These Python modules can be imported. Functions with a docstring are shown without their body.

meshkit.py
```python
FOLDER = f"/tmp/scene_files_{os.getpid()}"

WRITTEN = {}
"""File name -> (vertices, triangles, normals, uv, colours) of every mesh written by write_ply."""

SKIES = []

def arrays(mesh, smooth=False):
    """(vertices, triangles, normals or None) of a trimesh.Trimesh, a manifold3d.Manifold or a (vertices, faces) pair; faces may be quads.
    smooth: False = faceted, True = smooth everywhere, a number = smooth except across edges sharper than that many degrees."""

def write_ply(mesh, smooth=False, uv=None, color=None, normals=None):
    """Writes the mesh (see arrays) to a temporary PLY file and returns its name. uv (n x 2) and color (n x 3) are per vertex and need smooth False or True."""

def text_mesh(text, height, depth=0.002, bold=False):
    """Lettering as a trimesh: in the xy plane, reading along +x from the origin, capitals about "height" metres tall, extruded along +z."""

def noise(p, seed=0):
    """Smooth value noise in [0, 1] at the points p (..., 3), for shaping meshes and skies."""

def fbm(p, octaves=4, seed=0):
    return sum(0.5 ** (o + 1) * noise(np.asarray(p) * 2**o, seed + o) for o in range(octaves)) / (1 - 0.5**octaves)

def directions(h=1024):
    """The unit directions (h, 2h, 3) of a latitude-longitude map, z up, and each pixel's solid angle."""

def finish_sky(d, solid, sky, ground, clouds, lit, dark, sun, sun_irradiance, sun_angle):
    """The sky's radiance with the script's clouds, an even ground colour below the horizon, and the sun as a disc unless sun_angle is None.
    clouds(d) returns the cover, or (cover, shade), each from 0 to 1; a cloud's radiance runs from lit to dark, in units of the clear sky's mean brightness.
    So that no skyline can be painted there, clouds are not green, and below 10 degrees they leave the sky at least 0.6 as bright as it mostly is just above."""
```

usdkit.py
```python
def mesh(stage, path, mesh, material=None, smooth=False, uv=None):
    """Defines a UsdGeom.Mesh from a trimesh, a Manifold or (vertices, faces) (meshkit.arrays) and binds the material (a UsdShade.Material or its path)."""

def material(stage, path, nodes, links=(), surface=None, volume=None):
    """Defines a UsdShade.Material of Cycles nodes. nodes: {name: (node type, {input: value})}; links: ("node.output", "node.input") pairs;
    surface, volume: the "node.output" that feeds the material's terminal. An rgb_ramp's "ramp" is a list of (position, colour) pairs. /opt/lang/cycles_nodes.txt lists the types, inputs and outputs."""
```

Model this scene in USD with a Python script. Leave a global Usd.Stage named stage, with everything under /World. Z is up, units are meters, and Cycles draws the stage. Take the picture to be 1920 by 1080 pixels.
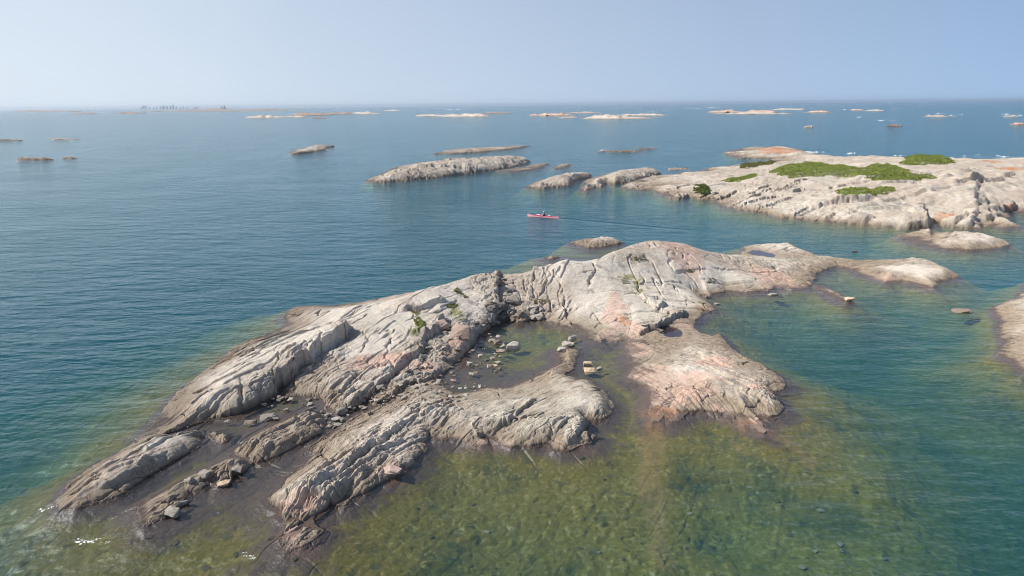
import math, random
import numpy as np
import trimesh, shapely, usdkit, meshkit
from shapely.geometry import Polygon, LineString
from shapely.ops import unary_union
from scipy.interpolate import RBFInterpolator
from scipy.spatial import cKDTree
from scipy.ndimage import gaussian_filter
from pxr import Usd, UsdGeom, UsdLux, UsdShade, Gf, Sdf, Vt

stage = Usd.Stage.CreateInMemory()
UsdGeom.SetStageUpAxis(stage, UsdGeom.Tokens.z)
UsdGeom.SetStageMetersPerUnit(stage, 1.0)
world = UsdGeom.Xform.Define(stage, '/World')
UsdGeom.Scope.Define(stage, '/World/Looks')

# ------------------------------------------------------------------ camera, sky, sun, exposure
CAM_H = 17.0
F_PX = 1371.0                                   # focal length in pixels of the 1920-wide photograph
PITCH = math.atan((540 - 196.5) / F_PX)         # downwards
ROLL = math.atan(17 / 1920)
EXPOSURE = 0.7
cam = UsdGeom.Camera.Define(stage, '/World/camera')
cam.CreateHorizontalApertureAttr(36.0)
cam.CreateVerticalApertureAttr(36.0 * 576 / 1024)
cam.CreateFocalLengthAttr(36.0 * F_PX / 1920)
cam.CreateFStopAttr(0.0)
cam.CreateClippingRangeAttr(Gf.Vec2f(0.1, 100000))
cam.CreateExposureAttr(EXPOSURE)
_f = np.array([0, math.cos(PITCH), -math.sin(PITCH)])
_r0, _u0 = np.array([1.0, 0, 0]), np.array([0, math.sin(PITCH), math.cos(PITCH)])
RIGHT = math.cos(ROLL) * _r0 - math.sin(ROLL) * _u0
UP = math.sin(ROLL) * _r0 + math.cos(ROLL) * _u0
FWD = _f
CAM = np.array([0, 0, CAM_H])
_m = np.eye(4); _m[0, :3] = RIGHT; _m[1, :3] = UP; _m[2, :3] = -FWD; _m[3, :3] = CAM
cam.AddTransformOp().Set(Gf.Matrix4d(*_m.ravel().tolist()))

SUN_EL, SUN_AZ = math.radians(42), math.atan2(-1.0, -0.10)          # azimuth = atan2(x, y) of the direction to the sun
sun_dir = np.array([math.sin(SUN_AZ) * math.cos(SUN_EL), math.cos(SUN_AZ) * math.cos(SUN_EL), math.sin(SUN_EL)])
sun = UsdLux.DistantLight.Define(stage, '/World/sun')
sun.CreateNormalizeAttr(True); sun.CreateIntensityAttr(1.2); sun.CreateAngleAttr(0.53)
sun.CreateColorAttr(Gf.Vec3f(1.0, 0.95, 0.88))
_z = sun_dir; _x = np.cross([0, 0, 1.0], _z); _x /= np.linalg.norm(_x); _y = np.cross(_z, _x)
_m = np.eye(4); _m[0, :3] = _x; _m[1, :3] = _y; _m[2, :3] = _z
sun.AddTransformOp().Set(Gf.Matrix4d(*_m.ravel().tolist()))

L = '/World/Looks/'
sky_mat = usdkit.material(stage, L + 'sky', {
    'tc': ('texture_coordinate', {}), 'sx': ('separate_xyz', {}), 'mz': ('math', {'math_type': 'multiply_add', 'value2': .75, 'value3': .24}),
    'cx': ('combine_xyz', {}), 'no': ('mapping', {'mapping_type': 'normal'}),
    's': ('sky_texture', {'sky_type': 'single_scattering', 'sun_disc': False, 'sun_elevation': SUN_EL, 'sun_rotation': SUN_AZ,
                          'altitude': 20.0, 'air_density': .95, 'aerosol_density': 1.0, 'ozone_density': 1.6}),
    'vx': ('map_range', {'from_min': .65, 'from_max': -.75, 'to_min': .06, 'to_max': .95, 'clamp': True}),      # thin summer haze, thickest on the sun's side and low down
    'vz': ('map_range', {'from_min': .0, 'from_max': .8, 'to_min': 1.0, 'to_max': .0, 'clamp': True}),
    'vn': ('noise_texture', {'scale': 2.2, 'detail': 4.0, 'roughness': .55}), 'vm': ('map_range', {'from_min': .2, 'from_max': .8, 'to_min': .85, 'to_max': 1.1}),
    'f1': ('math', {'math_type': 'multiply'}), 'f2': ('math', {'math_type': 'multiply', 'use_clamp': True}),
    'veil': ('mix', {'color2': (5.1, 5.5, 5.75)}),
    'b': ('background_shader', {'strength': .1})},
    [('tc.generated', 'sx.vector'), ('sx.z', 'mz.value1'), ('sx.x', 'cx.x'), ('sx.y', 'cx.y'), ('mz.value', 'cx.z'), ('cx.vector', 'no.vector'), ('no.vector', 's.vector'),
     ('sx.x', 'vx.value'), ('sx.z', 'vz.value'), ('tc.generated', 'vn.vector'), ('vn.fac', 'vm.value'), ('vx.result', 'f1.value1'), ('vz.result', 'f1.value2'), ('f1.value', 'f2.value1'), ('vm.result', 'f2.value2'),
     ('f2.value', 'veil.fac'), ('s.color', 'veil.color1'), ('veil.color', 'b.color')], surface='b.background')
sky = UsdLux.DomeLight.Define(stage, '/World/sky')
UsdShade.MaterialBindingAPI.Apply(sky.GetPrim()).Bind(sky_mat)
sky.GetPrim().SetCustomDataByKey('kind', 'structure')

# ------------------------------------------------------------------ helpers
_names = {}
def numbered(name, parent='/World'):
    k = (parent, name); n = _names.get(k, 0); _names[k] = n + 1
    return name if n == 0 else f'{name}_{n:03d}'

def tag(prim, label=None, cat=None, group=None, kind=None):
    prim = prim.GetPrim() if hasattr(prim, 'GetPrim') else prim
    for k, v in (('label', label), ('category', cat), ('group', group), ('kind', kind)):
        if v: prim.SetCustomDataByKey(k, v)
    return prim

def thing(name, label, cat, loc=(0, 0, 0), rotz=0.0, group=None, scale=None):
    x = UsdGeom.Xform.Define(stage, '/World/' + numbered(name))
    x.AddTranslateOp().Set(Gf.Vec3d(*map(float, loc))); x.AddRotateZOp().Set(float(math.degrees(rotz)))
    if scale is not None: x.AddScaleOp().Set(Gf.Vec3f(*map(float, scale)))
    return tag(x, label, cat, group)

def part(parent, name, mesh, mat, smooth=False):
    p = str(parent.GetPath())
    return usdkit.mesh(stage, p + '/' + numbered(name, p), mesh, mat, smooth=smooth).GetPrim()

def obj(name, mesh, mat, smooth=False):
    return usdkit.mesh(stage, '/World/' + numbered(name), mesh, mat, smooth=smooth).GetPrim()

def copy_of(root, loc, rotz, label=None, group=None, scale=None):
    was = root.GetCustomData()
    r = thing(root.GetName().rstrip('_0123456789'), label or was['label'], was['category'], loc, rotz, group or was.get('group'), scale)
    r.GetReferences().AddInternalReference(root.GetPath()); r.SetInstanceable(True)
    return r

def grid_mesh(path, v, f, mat, attrs=(), normals=None):
    m = UsdGeom.Mesh.Define(stage, path)
    m.CreatePointsAttr(Vt.Vec3fArray.FromNumpy(np.ascontiguousarray(v, np.float32)))
    m.CreateFaceVertexCountsAttr(Vt.IntArray.FromNumpy(np.full(len(f), f.shape[1], np.int32)))
    m.CreateFaceVertexIndicesAttr(Vt.IntArray.FromNumpy(np.ascontiguousarray(f, np.int32).ravel()))
    m.CreateSubdivisionSchemeAttr('none')
    if normals is not None:
        m.CreateNormalsAttr(Vt.Vec3fArray.FromNumpy(np.ascontiguousarray(normals, np.float32))); m.SetNormalsInterpolation('vertex')
    api = UsdGeom.PrimvarsAPI(m)
    for name, a in attrs:
        if a.ndim == 2: api.CreatePrimvar(name, Sdf.ValueTypeNames.Color3fArray, 'vertex').Set(Vt.Vec3fArray.FromNumpy(np.ascontiguousarray(a, np.float32)))
        else: api.CreatePrimvar(name, Sdf.ValueTypeNames.FloatArray, 'vertex').Set(Vt.FloatArray.FromNumpy(np.ascontiguousarray(a, np.float32)))
    UsdShade.MaterialBindingAPI.Apply(m.GetPrim()).Bind(mat)
    return m.GetPrim()

def W(u, v, z=0.0):
    """The point at height z that stands at this place of the photograph."""
    d = FWD + (u - 960) / F_PX * RIGHT - (v - 540) / F_PX * UP
    t = (z - CAM_H) / d[2]
    return CAM + t * d

def Wxy(pts):
    return np.array([W(p[0], p[1], p[2] if len(p) > 2 else 0.0)[:2] for p in pts])

_P = [np.random.RandomState(100 + i).rand(65536).astype(np.float32) for i in range(4)]
def vnoise(x, y, seed=0):
    """2D value noise, -1..1"""
    xi, yi = np.floor(x).astype(np.int64), np.floor(y).astype(np.int64)
    fx, fy = x - xi, y - yi
    fx, fy = fx * fx * fx * (fx * (fx * 6 - 15) + 10), fy * fy * fy * (fy * (fy * 6 - 15) + 10)
    T = _P[seed % 4]
    h = lambda a, b: T[((a * 73856093) ^ (b * 19349663) ^ (seed * 83492791)) & 65535]
    a = h(xi, yi) * (1 - fx) + h(xi + 1, yi) * fx
    b = h(xi, yi + 1) * (1 - fx) + h(xi + 1, yi + 1) * fx
    return (a * (1 - fy) + b * fy) * 2 - 1

def fbm(x, y, octaves=4, seed=0, gain=0.5):
    o, a, t = 0, 1.0, 0
    for k in range(octaves):
        c, s = math.cos(0.6 * k), math.sin(0.6 * k)
        o = o + a * vnoise((c * x - s * y) * 2 ** k + 17.3 * k, (s * x + c * y) * 2 ** k - 9.1 * k, seed + k); t += a; a *= gain
    return o / t

def sstep(a, b, x):
    t = np.clip((x - a) / (b - a), 0, 1); return t * t * (3 - 2 * t)

# ------------------------------------------------------------------ shorelines (traced where the water meets the rock; third number: height of the traced edge)
SHORES = {}
SHORES['main'] = [(268,816),(303,773),(335,736),(379,700),(414,677),(439,653),(475,636),(511,622),(538,607),(533,590),(548,577),(590,563,.5),
    (620,553,1.0),(700,532,1.5),(800,512,1.6),(860,503,1.6),(900,497,1.6),(945,497,1.6),(1000,489,1.6),(1060,480,1.6),(1130,462,1.9),(1190,449,2),(1240,454,1.8),
    (1290,463,1.4),(1345,459,1.2),(1400,468,.4),(1395,464,.3),(1387,460,.2),(1410,451,.5),(1460,449,.6),(1490,451,.5),(1500,463,.3),(1540,474,.4),(1600,479,.5),(1640,479,.5),(1700,477,.5),
    (1716,476,.6),(1760,489,.5),(1790,507,.3),(1801,518),(1788,523),(1755,530),(1753,541),(1720,533),(1690,526),(1660,528),(1640,522),(1610,514),(1590,503),(1570,500),
    (1545,505),(1530,518),(1520,541),(1480,540),(1455,536),(1440,545),(1400,548),(1360,545),(1330,555),(1309,552),(1325,566),(1346,580),(1320,590),(1303,600),
    (1301,612),(1310,622),(1330,628),(1350,624),(1361,640),(1373,655),(1400,670),(1440,690),(1458,700),(1478,716),(1468,730),(1452,735),(1462,750),(1472,768),(1462,780),(1440,783),
    (1415,777),(1428,790),(1441,808),(1432,812),(1415,801),(1395,796),(1380,780),(1350,772),(1320,769),(1292,772),(1277,790),(1258,791),(1246,778),(1238,790),(1222,792),(1216,770),(1219,745),
    (1222,735),(1200,720),(1176,706),(1183,694),(1174,670),(1180,657),(1164,641),(1148,640),(1136,635),(1132,644),(1115,640),(1100,632),(1090,622),(1072,612),(1040,608),(1028,600),(1000,598),(975,606),
    (955,600),(935,606),(900,628),(886,650),(868,668),(848,686),(832,703),(834,722),(850,737),(880,735),(908,727),(950,727),(1000,704),(1050,679),(1040,662),(1044,652),(1062,650),(1086,657),
    (1082,672),(1076,692),(1062,703),(1085,714),(1110,716),(1135,735),(1148,754),(1150,772),(1136,785),(1115,790),(1097,788),(1105,797),(1098,812),(1118,816),(1110,830),(1090,834),(1068,845),(1040,842),(1030,832),
    (1000,836),(960,838),(930,830),(913,820),(914,832),(886,833),(860,823),(815,826),(806,812),(800,845),(778,866),(764,888),(735,896),(712,908),(690,922),(655,936),(648,946),
    (620,946),(600,960),(585,972),(596,988),(612,994),(592,1010),(565,1024),(540,1026),(534,1006),(546,986),(530,966),(544,956),(520,946),(504,938),(532,920),(542,900),
    (562,880),(590,852),(578,846),(608,820),(642,798),(668,778),(700,760),(690,752),(660,768),(632,778),(610,772),(612,756),(600,744),(575,742),(545,740),(524,738),(500,750),(488,757),(450,775),(395,785),(352,800),(300,818)]
SHORES['bar_west'] = [(104,938),(122,922),(128,908),(152,888),(192,864),(240,839),(270,819),(302,817),(345,811),(372,809),(378,820),(376,838),(340,855),(300,880),(260,905),(220,930),(180,943),(140,956),(112,957)]
SHORES['bar_middle'] = [(436,846),(452,830),(500,801),(540,780),(572,770),(586,764),(602,774),(612,784),(609,800),(600,811),(570,826),(530,851),(500,864),(470,869),(462,856),(440,851)]
SHORES['bar_south'] = [(258,948),(300,921),(350,894),(370,884),(400,871),(425,864),(450,861),(472,869),(455,886),(432,890),(430,904),(410,912),(394,906),(376,916),(352,921),(346,941),(330,964),(314,969),(300,976),(270,986),(262,974)]
SHORES['rock_channel'] = [(388,815),(400,811),(432,818),(428,829),(415,832),(400,826)]
SHORES['spit'] = [(1518,531),(1540,535),(1562,542),(1580,552),(1602,566),(1588,568),(1566,559),(1540,548)]
SHORES['islet_back'] = [(1066,455),(1088,443,.4),(1130,439,.5),(1160,446,.4),(1170,452,.2),(1130,463),(1100,465)]
SHORES['rock_back_a'] = [(1018,484),(1026,479,.2),(1048,478,.2),(1050,482),(1030,487)]
SHORES['islet_right'] = [(1679,440),(1700,434,.2),(1750,432,.3),(1800,432,.3),(1850,440,.2),(1896,457),(1870,465),(1820,470),(1762,466),(1710,456)]
SHORES['islet_edge'] = [(1930,525),(1912,552,.2),(1885,562,.2),(1861,578),(1866,591),(1877,603),(1870,622),(1880,642),(1872,664),(1892,673),(1922,697),(1990,700),(2060,640),(2040,560),(1980,530)]
SHORES['big'] = [(1161,349),(1174,353),(1192,355),(1222,355),(1242,365),(1255,372),(1273,373),(1292,369),(1306,370),(1318,374),(1332,373),(1338,377),(1354,386),(1382,392),(1423,398),(1457,406),(1507,411),
    (1557,415),(1630,422),(1697,427),(1747,426),(1749,416),(1756,416),(1768,421),(1805,427),(1838,428),(1846,422),(1880,427),(1915,425),(1890,416),(1874,413),(1893,407),(1890,397),(1935,396),(2060,385),(2150,340),(2100,305,1),(1980,298,1),(1920,299,1),
    (1890,297,1),(1850,292,1.5),(1800,290,2),(1700,288,2.5),(1640,285,2.5),(1600,285,2.3),(1560,287,1.6),(1520,283,.7),(1500,277,.6),(1480,272,.9),(1440,271,1),(1400,274,.6),(1370,281,.2),(1356,286),(1368,292),(1384,297),(1410,296),(1440,297),(1450,302,.5),(1400,304,.6),(1345,307,1),(1330,308,1),(1300,315,1),(1265,320,.8),(1230,325,.6),(1200,330,.5),(1172,344,.2)]
SHORES['islet_a'] = [(985,350),(1010,336,.3),(1045,327,.5),(1062,325,.5),(1090,324,.2),(1112,329,.1),(1100,334),(1083,337),(1076,345),(1064,348),(1040,350),(1012,353)]
SHORES['islet_b'] = [(1085,357),(1091,350),(1102,345),(1092,340,.1),(1120,328,.3),(1160,319,.5),(1200,314,.6),(1230,318,.4),(1240,324,.2),(1205,335),(1180,341),(1152,345),(1136,343),(1130,350),(1112,351),(1100,360)]
SHORES['islet_c'] = [(687,338),(700,330,.2),(720,321,.4),(727,315,.5),(745,308,.7),(790,303,.8),(850,299,.8),(900,296,.8),(960,294,.6),(985,297,.3),(996,303),(965,312),(930,318),(880,325),(820,332),(760,338),(720,341),(700,341)]
SHORES['ledge_c'] = [(930,321),(975,313),(1000,310),(1018,306),(1030,307),(1012,314),(990,319),(955,322)]
SHORES['ledge_d'] = [(1034,314),(1050,309),(1074,308),(1060,313),(1040,316)]
SHORES['islet_d'] = [(540,286),(560,279,.2),(580,274,.4),(600,268,.5),(625,265.5,.5),(666,268,.2),(650,273),(620,275),(612,281),(575,287),(548,289)]
SHORES['islet_e'] = [(808,288),(845,281),(900,278),(960,273.5),(997,273),(965,279),(905,285),(850,288)]
HMAX = dict(bar_west=(.44,.7), bar_middle=(.45,.5), bar_south=(.28,.4), rock_channel=(.3,.4), spit=(.16,1.0), islet_back=(1.3,2.5), rock_back_a=(.5,.8), islet_right=(1.3,3.0), islet_edge=(1.3,2.0),
            islet_a=(2.0,3.0), islet_b=(2.0,3.0), islet_c=(2.3,4.2), ledge_c=(.35,2), ledge_d=(.3,2), islet_d=(1.9,4), islet_e=(.7,3))
POLYS = {k: Polygon(Wxy(p)).buffer(0) for k, p in SHORES.items()}

# macro heights of the main island and the big island: (place, place, height, shore steepness in metres)
MAIN_H = [(300,800,.2,1),(325,770,.35,1.2),(370,725,.5,1.4),(430,672,.7,1.6),(485,648,.8,1.6),(560,600,.9,2),(352,792,.22,.8),(430,770,.35,.8),(500,742,.5,.7),(400,740,.75,1.2),(460,700,.9,1.5),(505,688,1.05,1),(560,645,1.4,1.5),(580,645,1.5,1.5),(640,612,1.75,1.5),(620,580,2.0,2.5),
    (545,735,.35,.8),(560,712,.7,1),(600,738,.45,.8),(625,680,1.05,1),(665,640,1.2,1),(622,770,.3,.7),(640,735,.5,.8),(690,690,.95,1),(720,630,1.5,1.5),(745,600,1.9,2),(720,555,2.8,2.5),(800,540,3.4,2.5),(780,636,1.3,1),(830,620,1.15,1),(770,670,1.0,1),(705,735,.4,.8),(800,690,.5,.8),(850,660,.6,.7),(860,590,1.7,1.2),(900,508,3.7,3),(890,600,1.0,.8),(960,570,1.1,.9),(945,512,2.9,2),
    (1000,592,.4,1),(1000,545,1.9,1.5),(1040,600,.35,1),(1040,570,1.0,1.5),(1060,486,4.9,3),(1000,500,4.0,3),(1130,465,5.4,3),(1190,453,5.6,3),(1250,458,5.2,3),(1100,540,2.2,2),(1100,622,.3,1),(1085,595,.8,1.5),(1150,580,1.4,1.5),(1150,625,.5,1),(1250,515,2.3,2),(1300,466,4.1,3),(1360,468,3.0,3),(1400,476,2.2,2),(1450,512,.9,1.2),(1250,570,.85,1.2),(1340,547,.35,.8),(1400,535,.5,1),(1480,527,.4,1),(1340,512,1.7,1.5),(1450,488,1.4,2),(1330,570,.4,1),(1180,512,3.0,2),
    (1255,625,.32,.8),(1310,605,.3,.7),(1200,640,.5,1),(1230,680,.75,1.2),(1300,690,1.0,1.4),(1380,700,.7,1),(1400,745,.65,1.2),(1450,765,.45,1),(1260,770,.28,1.2),(1420,795,.15,.8),(1230,780,.12,1.2),(1330,755,.5,.9),
    (1650,498,1.3,1.6),(1740,508,1.2,1.8),(1550,485,.6,1.4),(1450,456,.9,1.6),(1430,475,.3,1),
    (1070,668,.4,.5),(1010,712,.55,.7),(1090,745,.95,.7),(1130,765,.85,.5),(960,765,.65,.8),(860,765,.6,.8),(880,810,.45,.7),(760,770,.65,.8),(700,830,.7,.7),(740,800,.72,.7),(620,900,.55,.7),(560,1000,.32,.6),(660,870,.65,.7),(1070,815,.5,.5),(1000,800,.65,.7),(780,720,.4,.8),(700,760,.4,.8),(640,765,.35,.7),(850,700,.2,.4)]
BIG_H = [(1200,342,1.8,3),(1260,345,2.4,4),(1300,330,3.2,6),(1310,362,1.0,2),(1400,350,3.4,4),(1400,318,3.2,6),(1440,278,2.6,6),(1500,385,2.8,2.5),(1500,340,4.2,5),(1600,320,4.6,8),(1600,400,2.6,1.5),(1700,400,3.0,1.2),(1740,412,2.4,.6),(1752,408,.5,1.),
    (1770,412,1.3,.6),(1830,418,1.0,.8),(1700,350,4.2,4),(1750,300,5.2,9),(1760,370,3.4,2),(1850,380,3.6,2),(1880,400,2.0,1.2),(1890,420,.4,1),(1900,350,4.5,4),(1850,310,5.0,9),(1980,360,4.5,6),(1560,295,3.8,8),(1510,284,1.0,5),(1640,305,4.8,8)]
BIG_H = [(a, b, h * .78, w * 1.5) for a, b, h, w in BIG_H]
MAIN_H = [(a, b, h * (.66 if b > 655 and a < 1160 else .80 if a > 1160 and b > 590 else .74), w) for a, b, h, w in MAIN_H]
def macro(ctrl):
    p = np.array([W(a, b, h)[:2] for a, b, h, w in ctrl]); v = np.array([(h, w) for a, b, h, w in ctrl])
    return RBFInterpolator(p, v, kernel='linear', smoothing=0.05)
main_M, big_M = macro(MAIN_H), macro(BIG_H)
# depth of the bottom away from the shore, and how many metres from the shore it is reached
DEPTH = [(250,770,1.9,2.2),(330,690,2.0,2.2),(430,610,2.3,2.6),(520,565,2.8,3),(180,800,2.5,3.4),(270,700,2.7,3.6),(380,600,3.1,4),(140,870,1.6,2),(40,930,1.6,2),(90,860,2.6,2.6),(100,700,4.4,5),(300,560,5.2,5),(600,500,6,3.5),(60,850,3.5,2.5),(20,960,1.6,1.5),(500,400,9,6),(900,430,7,4),(1000,474,.6,1.2),(960,462,4.5,3),(1150,425,5,3),(1085,466,.6,1),(1120,430,4,2),(1300,400,4.5,4),(1500,440,4,4),(1640,450,4,3),(1800,480,4.5,3),
    (150,985,.8,1),(300,890,.9,.8),(420,820,.28,.6),(560,760,.22,.6),(660,770,.25,.5),(450,930,.45,.8),(560,860,.4,.6),(250,1000,.55,1.),(400,990,.5,.8),(480,1020,.5,.7),(300,1060,1.0,1.5),(600,1050,.9,1.2),(680,980,.7,.8),
    (800,900,1.4,1.2),(900,960,1.5,1.5),(800,1060,1.6,2),(1000,900,1.2,1.3),(1050,1040,1.9,2),(1160,850,1.2,1.2),(1170,750,.8,1),(1120,690,.7,1),(1000,640,1.0,1),(1060,640,.8,1),(900,690,.3,.6),(880,715,.25,.5),
    (1225,860,.8,2),(1225,1000,1.5,2),(1300,860,1.5,1.5),(1350,950,2.2,2),(1400,840,1.4,1.5),(1480,860,1.9,2),(1500,740,1.2,1.5),(1560,780,2.3,3),(1450,640,2.9,2.5),(1380,600,1.7,1.5),(1560,620,3.6,3),(1600,560,3.2,2.5),(1450,570,1.8,1.5),(1600,520,1.6,1.5),
    (1650,950,2.9,4),(1550,1000,2.5,4),(1480,1060,2.1,3),(1750,800,3.4,4),(1700,680,3.4,3.5),(1780,600,4,2),(1850,720,2.4,2),(1850,900,3.9,4),(1900,1050,4.4,4),(1700,870,2.2,3),(1820,560,2.2,2),(2000,450,4,3),(1600,350,6,3),(1200,300,7,4),(800,280,9,5),(400,300,10,5),(1700,250,12,5),(100,300,9,5),(-200,600,9,5),(2200,800,5,3),(1000,1300,2,2),(200,1200,1.6,2),(1800,1300,4,2)]
_dp = np.array([W(a, b)[:2] for a, b, d, w in DEPTH])
# in the far field plain distance would dominate: interpolate in log-polar coordinates
def lp(p): return np.stack([np.arctan2(p[:, 0], p[:, 1]), np.log(np.hypot(p[:, 0], p[:, 1])) * 0.9], 1)
depth_M = RBFInterpolator(lp(_dp), np.array([(d, w) for a, b, d, w in DEPTH]), kernel='linear', smoothing=0.01)

# ------------------------------------------------------------------ breaks in the rock: steps (the slabs), cracks
def line(pts, z=1.5): return np.array([W(p[0], p[1], p[2] if len(p) > 2 else z)[:2] for p in pts])
# (points, drop, reach on the high side in metres, a place on the high side, height of the line)
SCARPS = [
    ([(430,757),(480,727),(508,706),(520,690),(548,678),(580,655),(612,640),(645,622),(668,606)], 1.15, 4.5, (520,640), 1.4),
    ([(556,742),(592,724),(636,708),(676,684)], .5, 2.0, (600,700), 1.2),
    ([(640,738),(690,707),(722,682),(755,661),(778,648),(794,632),(802,612)], .75, 2.5, (700,660), 1.4),
    ([(690,742),(730,722),(768,704),(805,690),(850,668),(880,650)], .55, 1.5, (780,680), .9),
    ([(940,498),(934,528),(930,558),(908,580),(880,606),(868,620)], .65, 2.5, (880,545), 2.2),
    ([(800,600),(815,585),(840,570)], .8, 2.0, (770,590), 2.4),
    ([(740,553),(790,548),(840,538)], .45, 1.5, (790,535), 3.0),
    ([(960,545),(985,530),(1000,505)], .5, 1.5, (1010,540), 2.6),
    ([(600,952),(650,920),(690,900),(735,862),(770,838),(800,815)], .5, 1.2, (660,880), .9),
    ([(575,905),(640,860),(720,800),(800,752),(850,735)], .35, 1.2, (640,840), 1.1),
    ([(520,960),(600,900),(680,850),(760,800)], .3, 1.0, (580,890), 1.0),
    ([(860,790),(930,775),(985,735),(1000,718)], .45, 1.5, (900,750), 1.3),
    ([(990,800),(1030,775),(1050,752)], .3, 1.0, (1000,760), 1.5),
    ([(1050,805),(1085,775),(1100,762),(1108,748)], .55, 1.5, (1060,760), 1.5),
    ([(1125,728),(1112,745),(1108,765),(1115,785)], .45, 1.0, (1090,740), 1.7),
    ([(1175,600),(1185,575),(1180,556)], -.35, 1.2, (1150,580), 1.6),
    ([(1195,600),(1230,590),(1270,572),(1300,560)], .4, 1.5, (1240,560), 1.5),
    ([(1060,525),(1072,545),(1090,562)], .3, 1.2, (1050,550), 3.0),
    ([(1310,690),(1360,710),(1420,738),(1455,760)], .3, 1.0, (1360,690), 1.5),
    ([(1260,700),(1290,735),(1340,760)], .25, 1.2, (1310,700), 1.3),
    ([(1200,500),(1240,520),(1250,505)], .35, 1.5, (1210,480), 3.5),
    ([(1040,580),(1100,595),(1150,600)], .3, 1.2, (1100,570), 2.0),
    ([(250,905),(290,880),(330,852),(372,836)], .45, 1.2, (290,850), .6),
    ([(180,905),(230,880),(280,850)], .25, 1.0, (220,860), .8),
    ([(1748,424),(1747,410),(1735,392),(1730,385)], .7, 2.5, (1720,410), 1.5),
    ([(1838,362),(1832,345),(1838,332)], .7, 3.0, (1815,350), 4.0),
    ([(1690,365),(1740,375),(1730,390)], .6, 3, (1700,350), 3.5),
    ([(1440,385),(1480,375),(1520,365)], .4, 3, (1480,355), 3.0),
    ([(1640,400),(1690,408),(1745,408)], .5, 2, (1690,395), 2.0),
]
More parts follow.
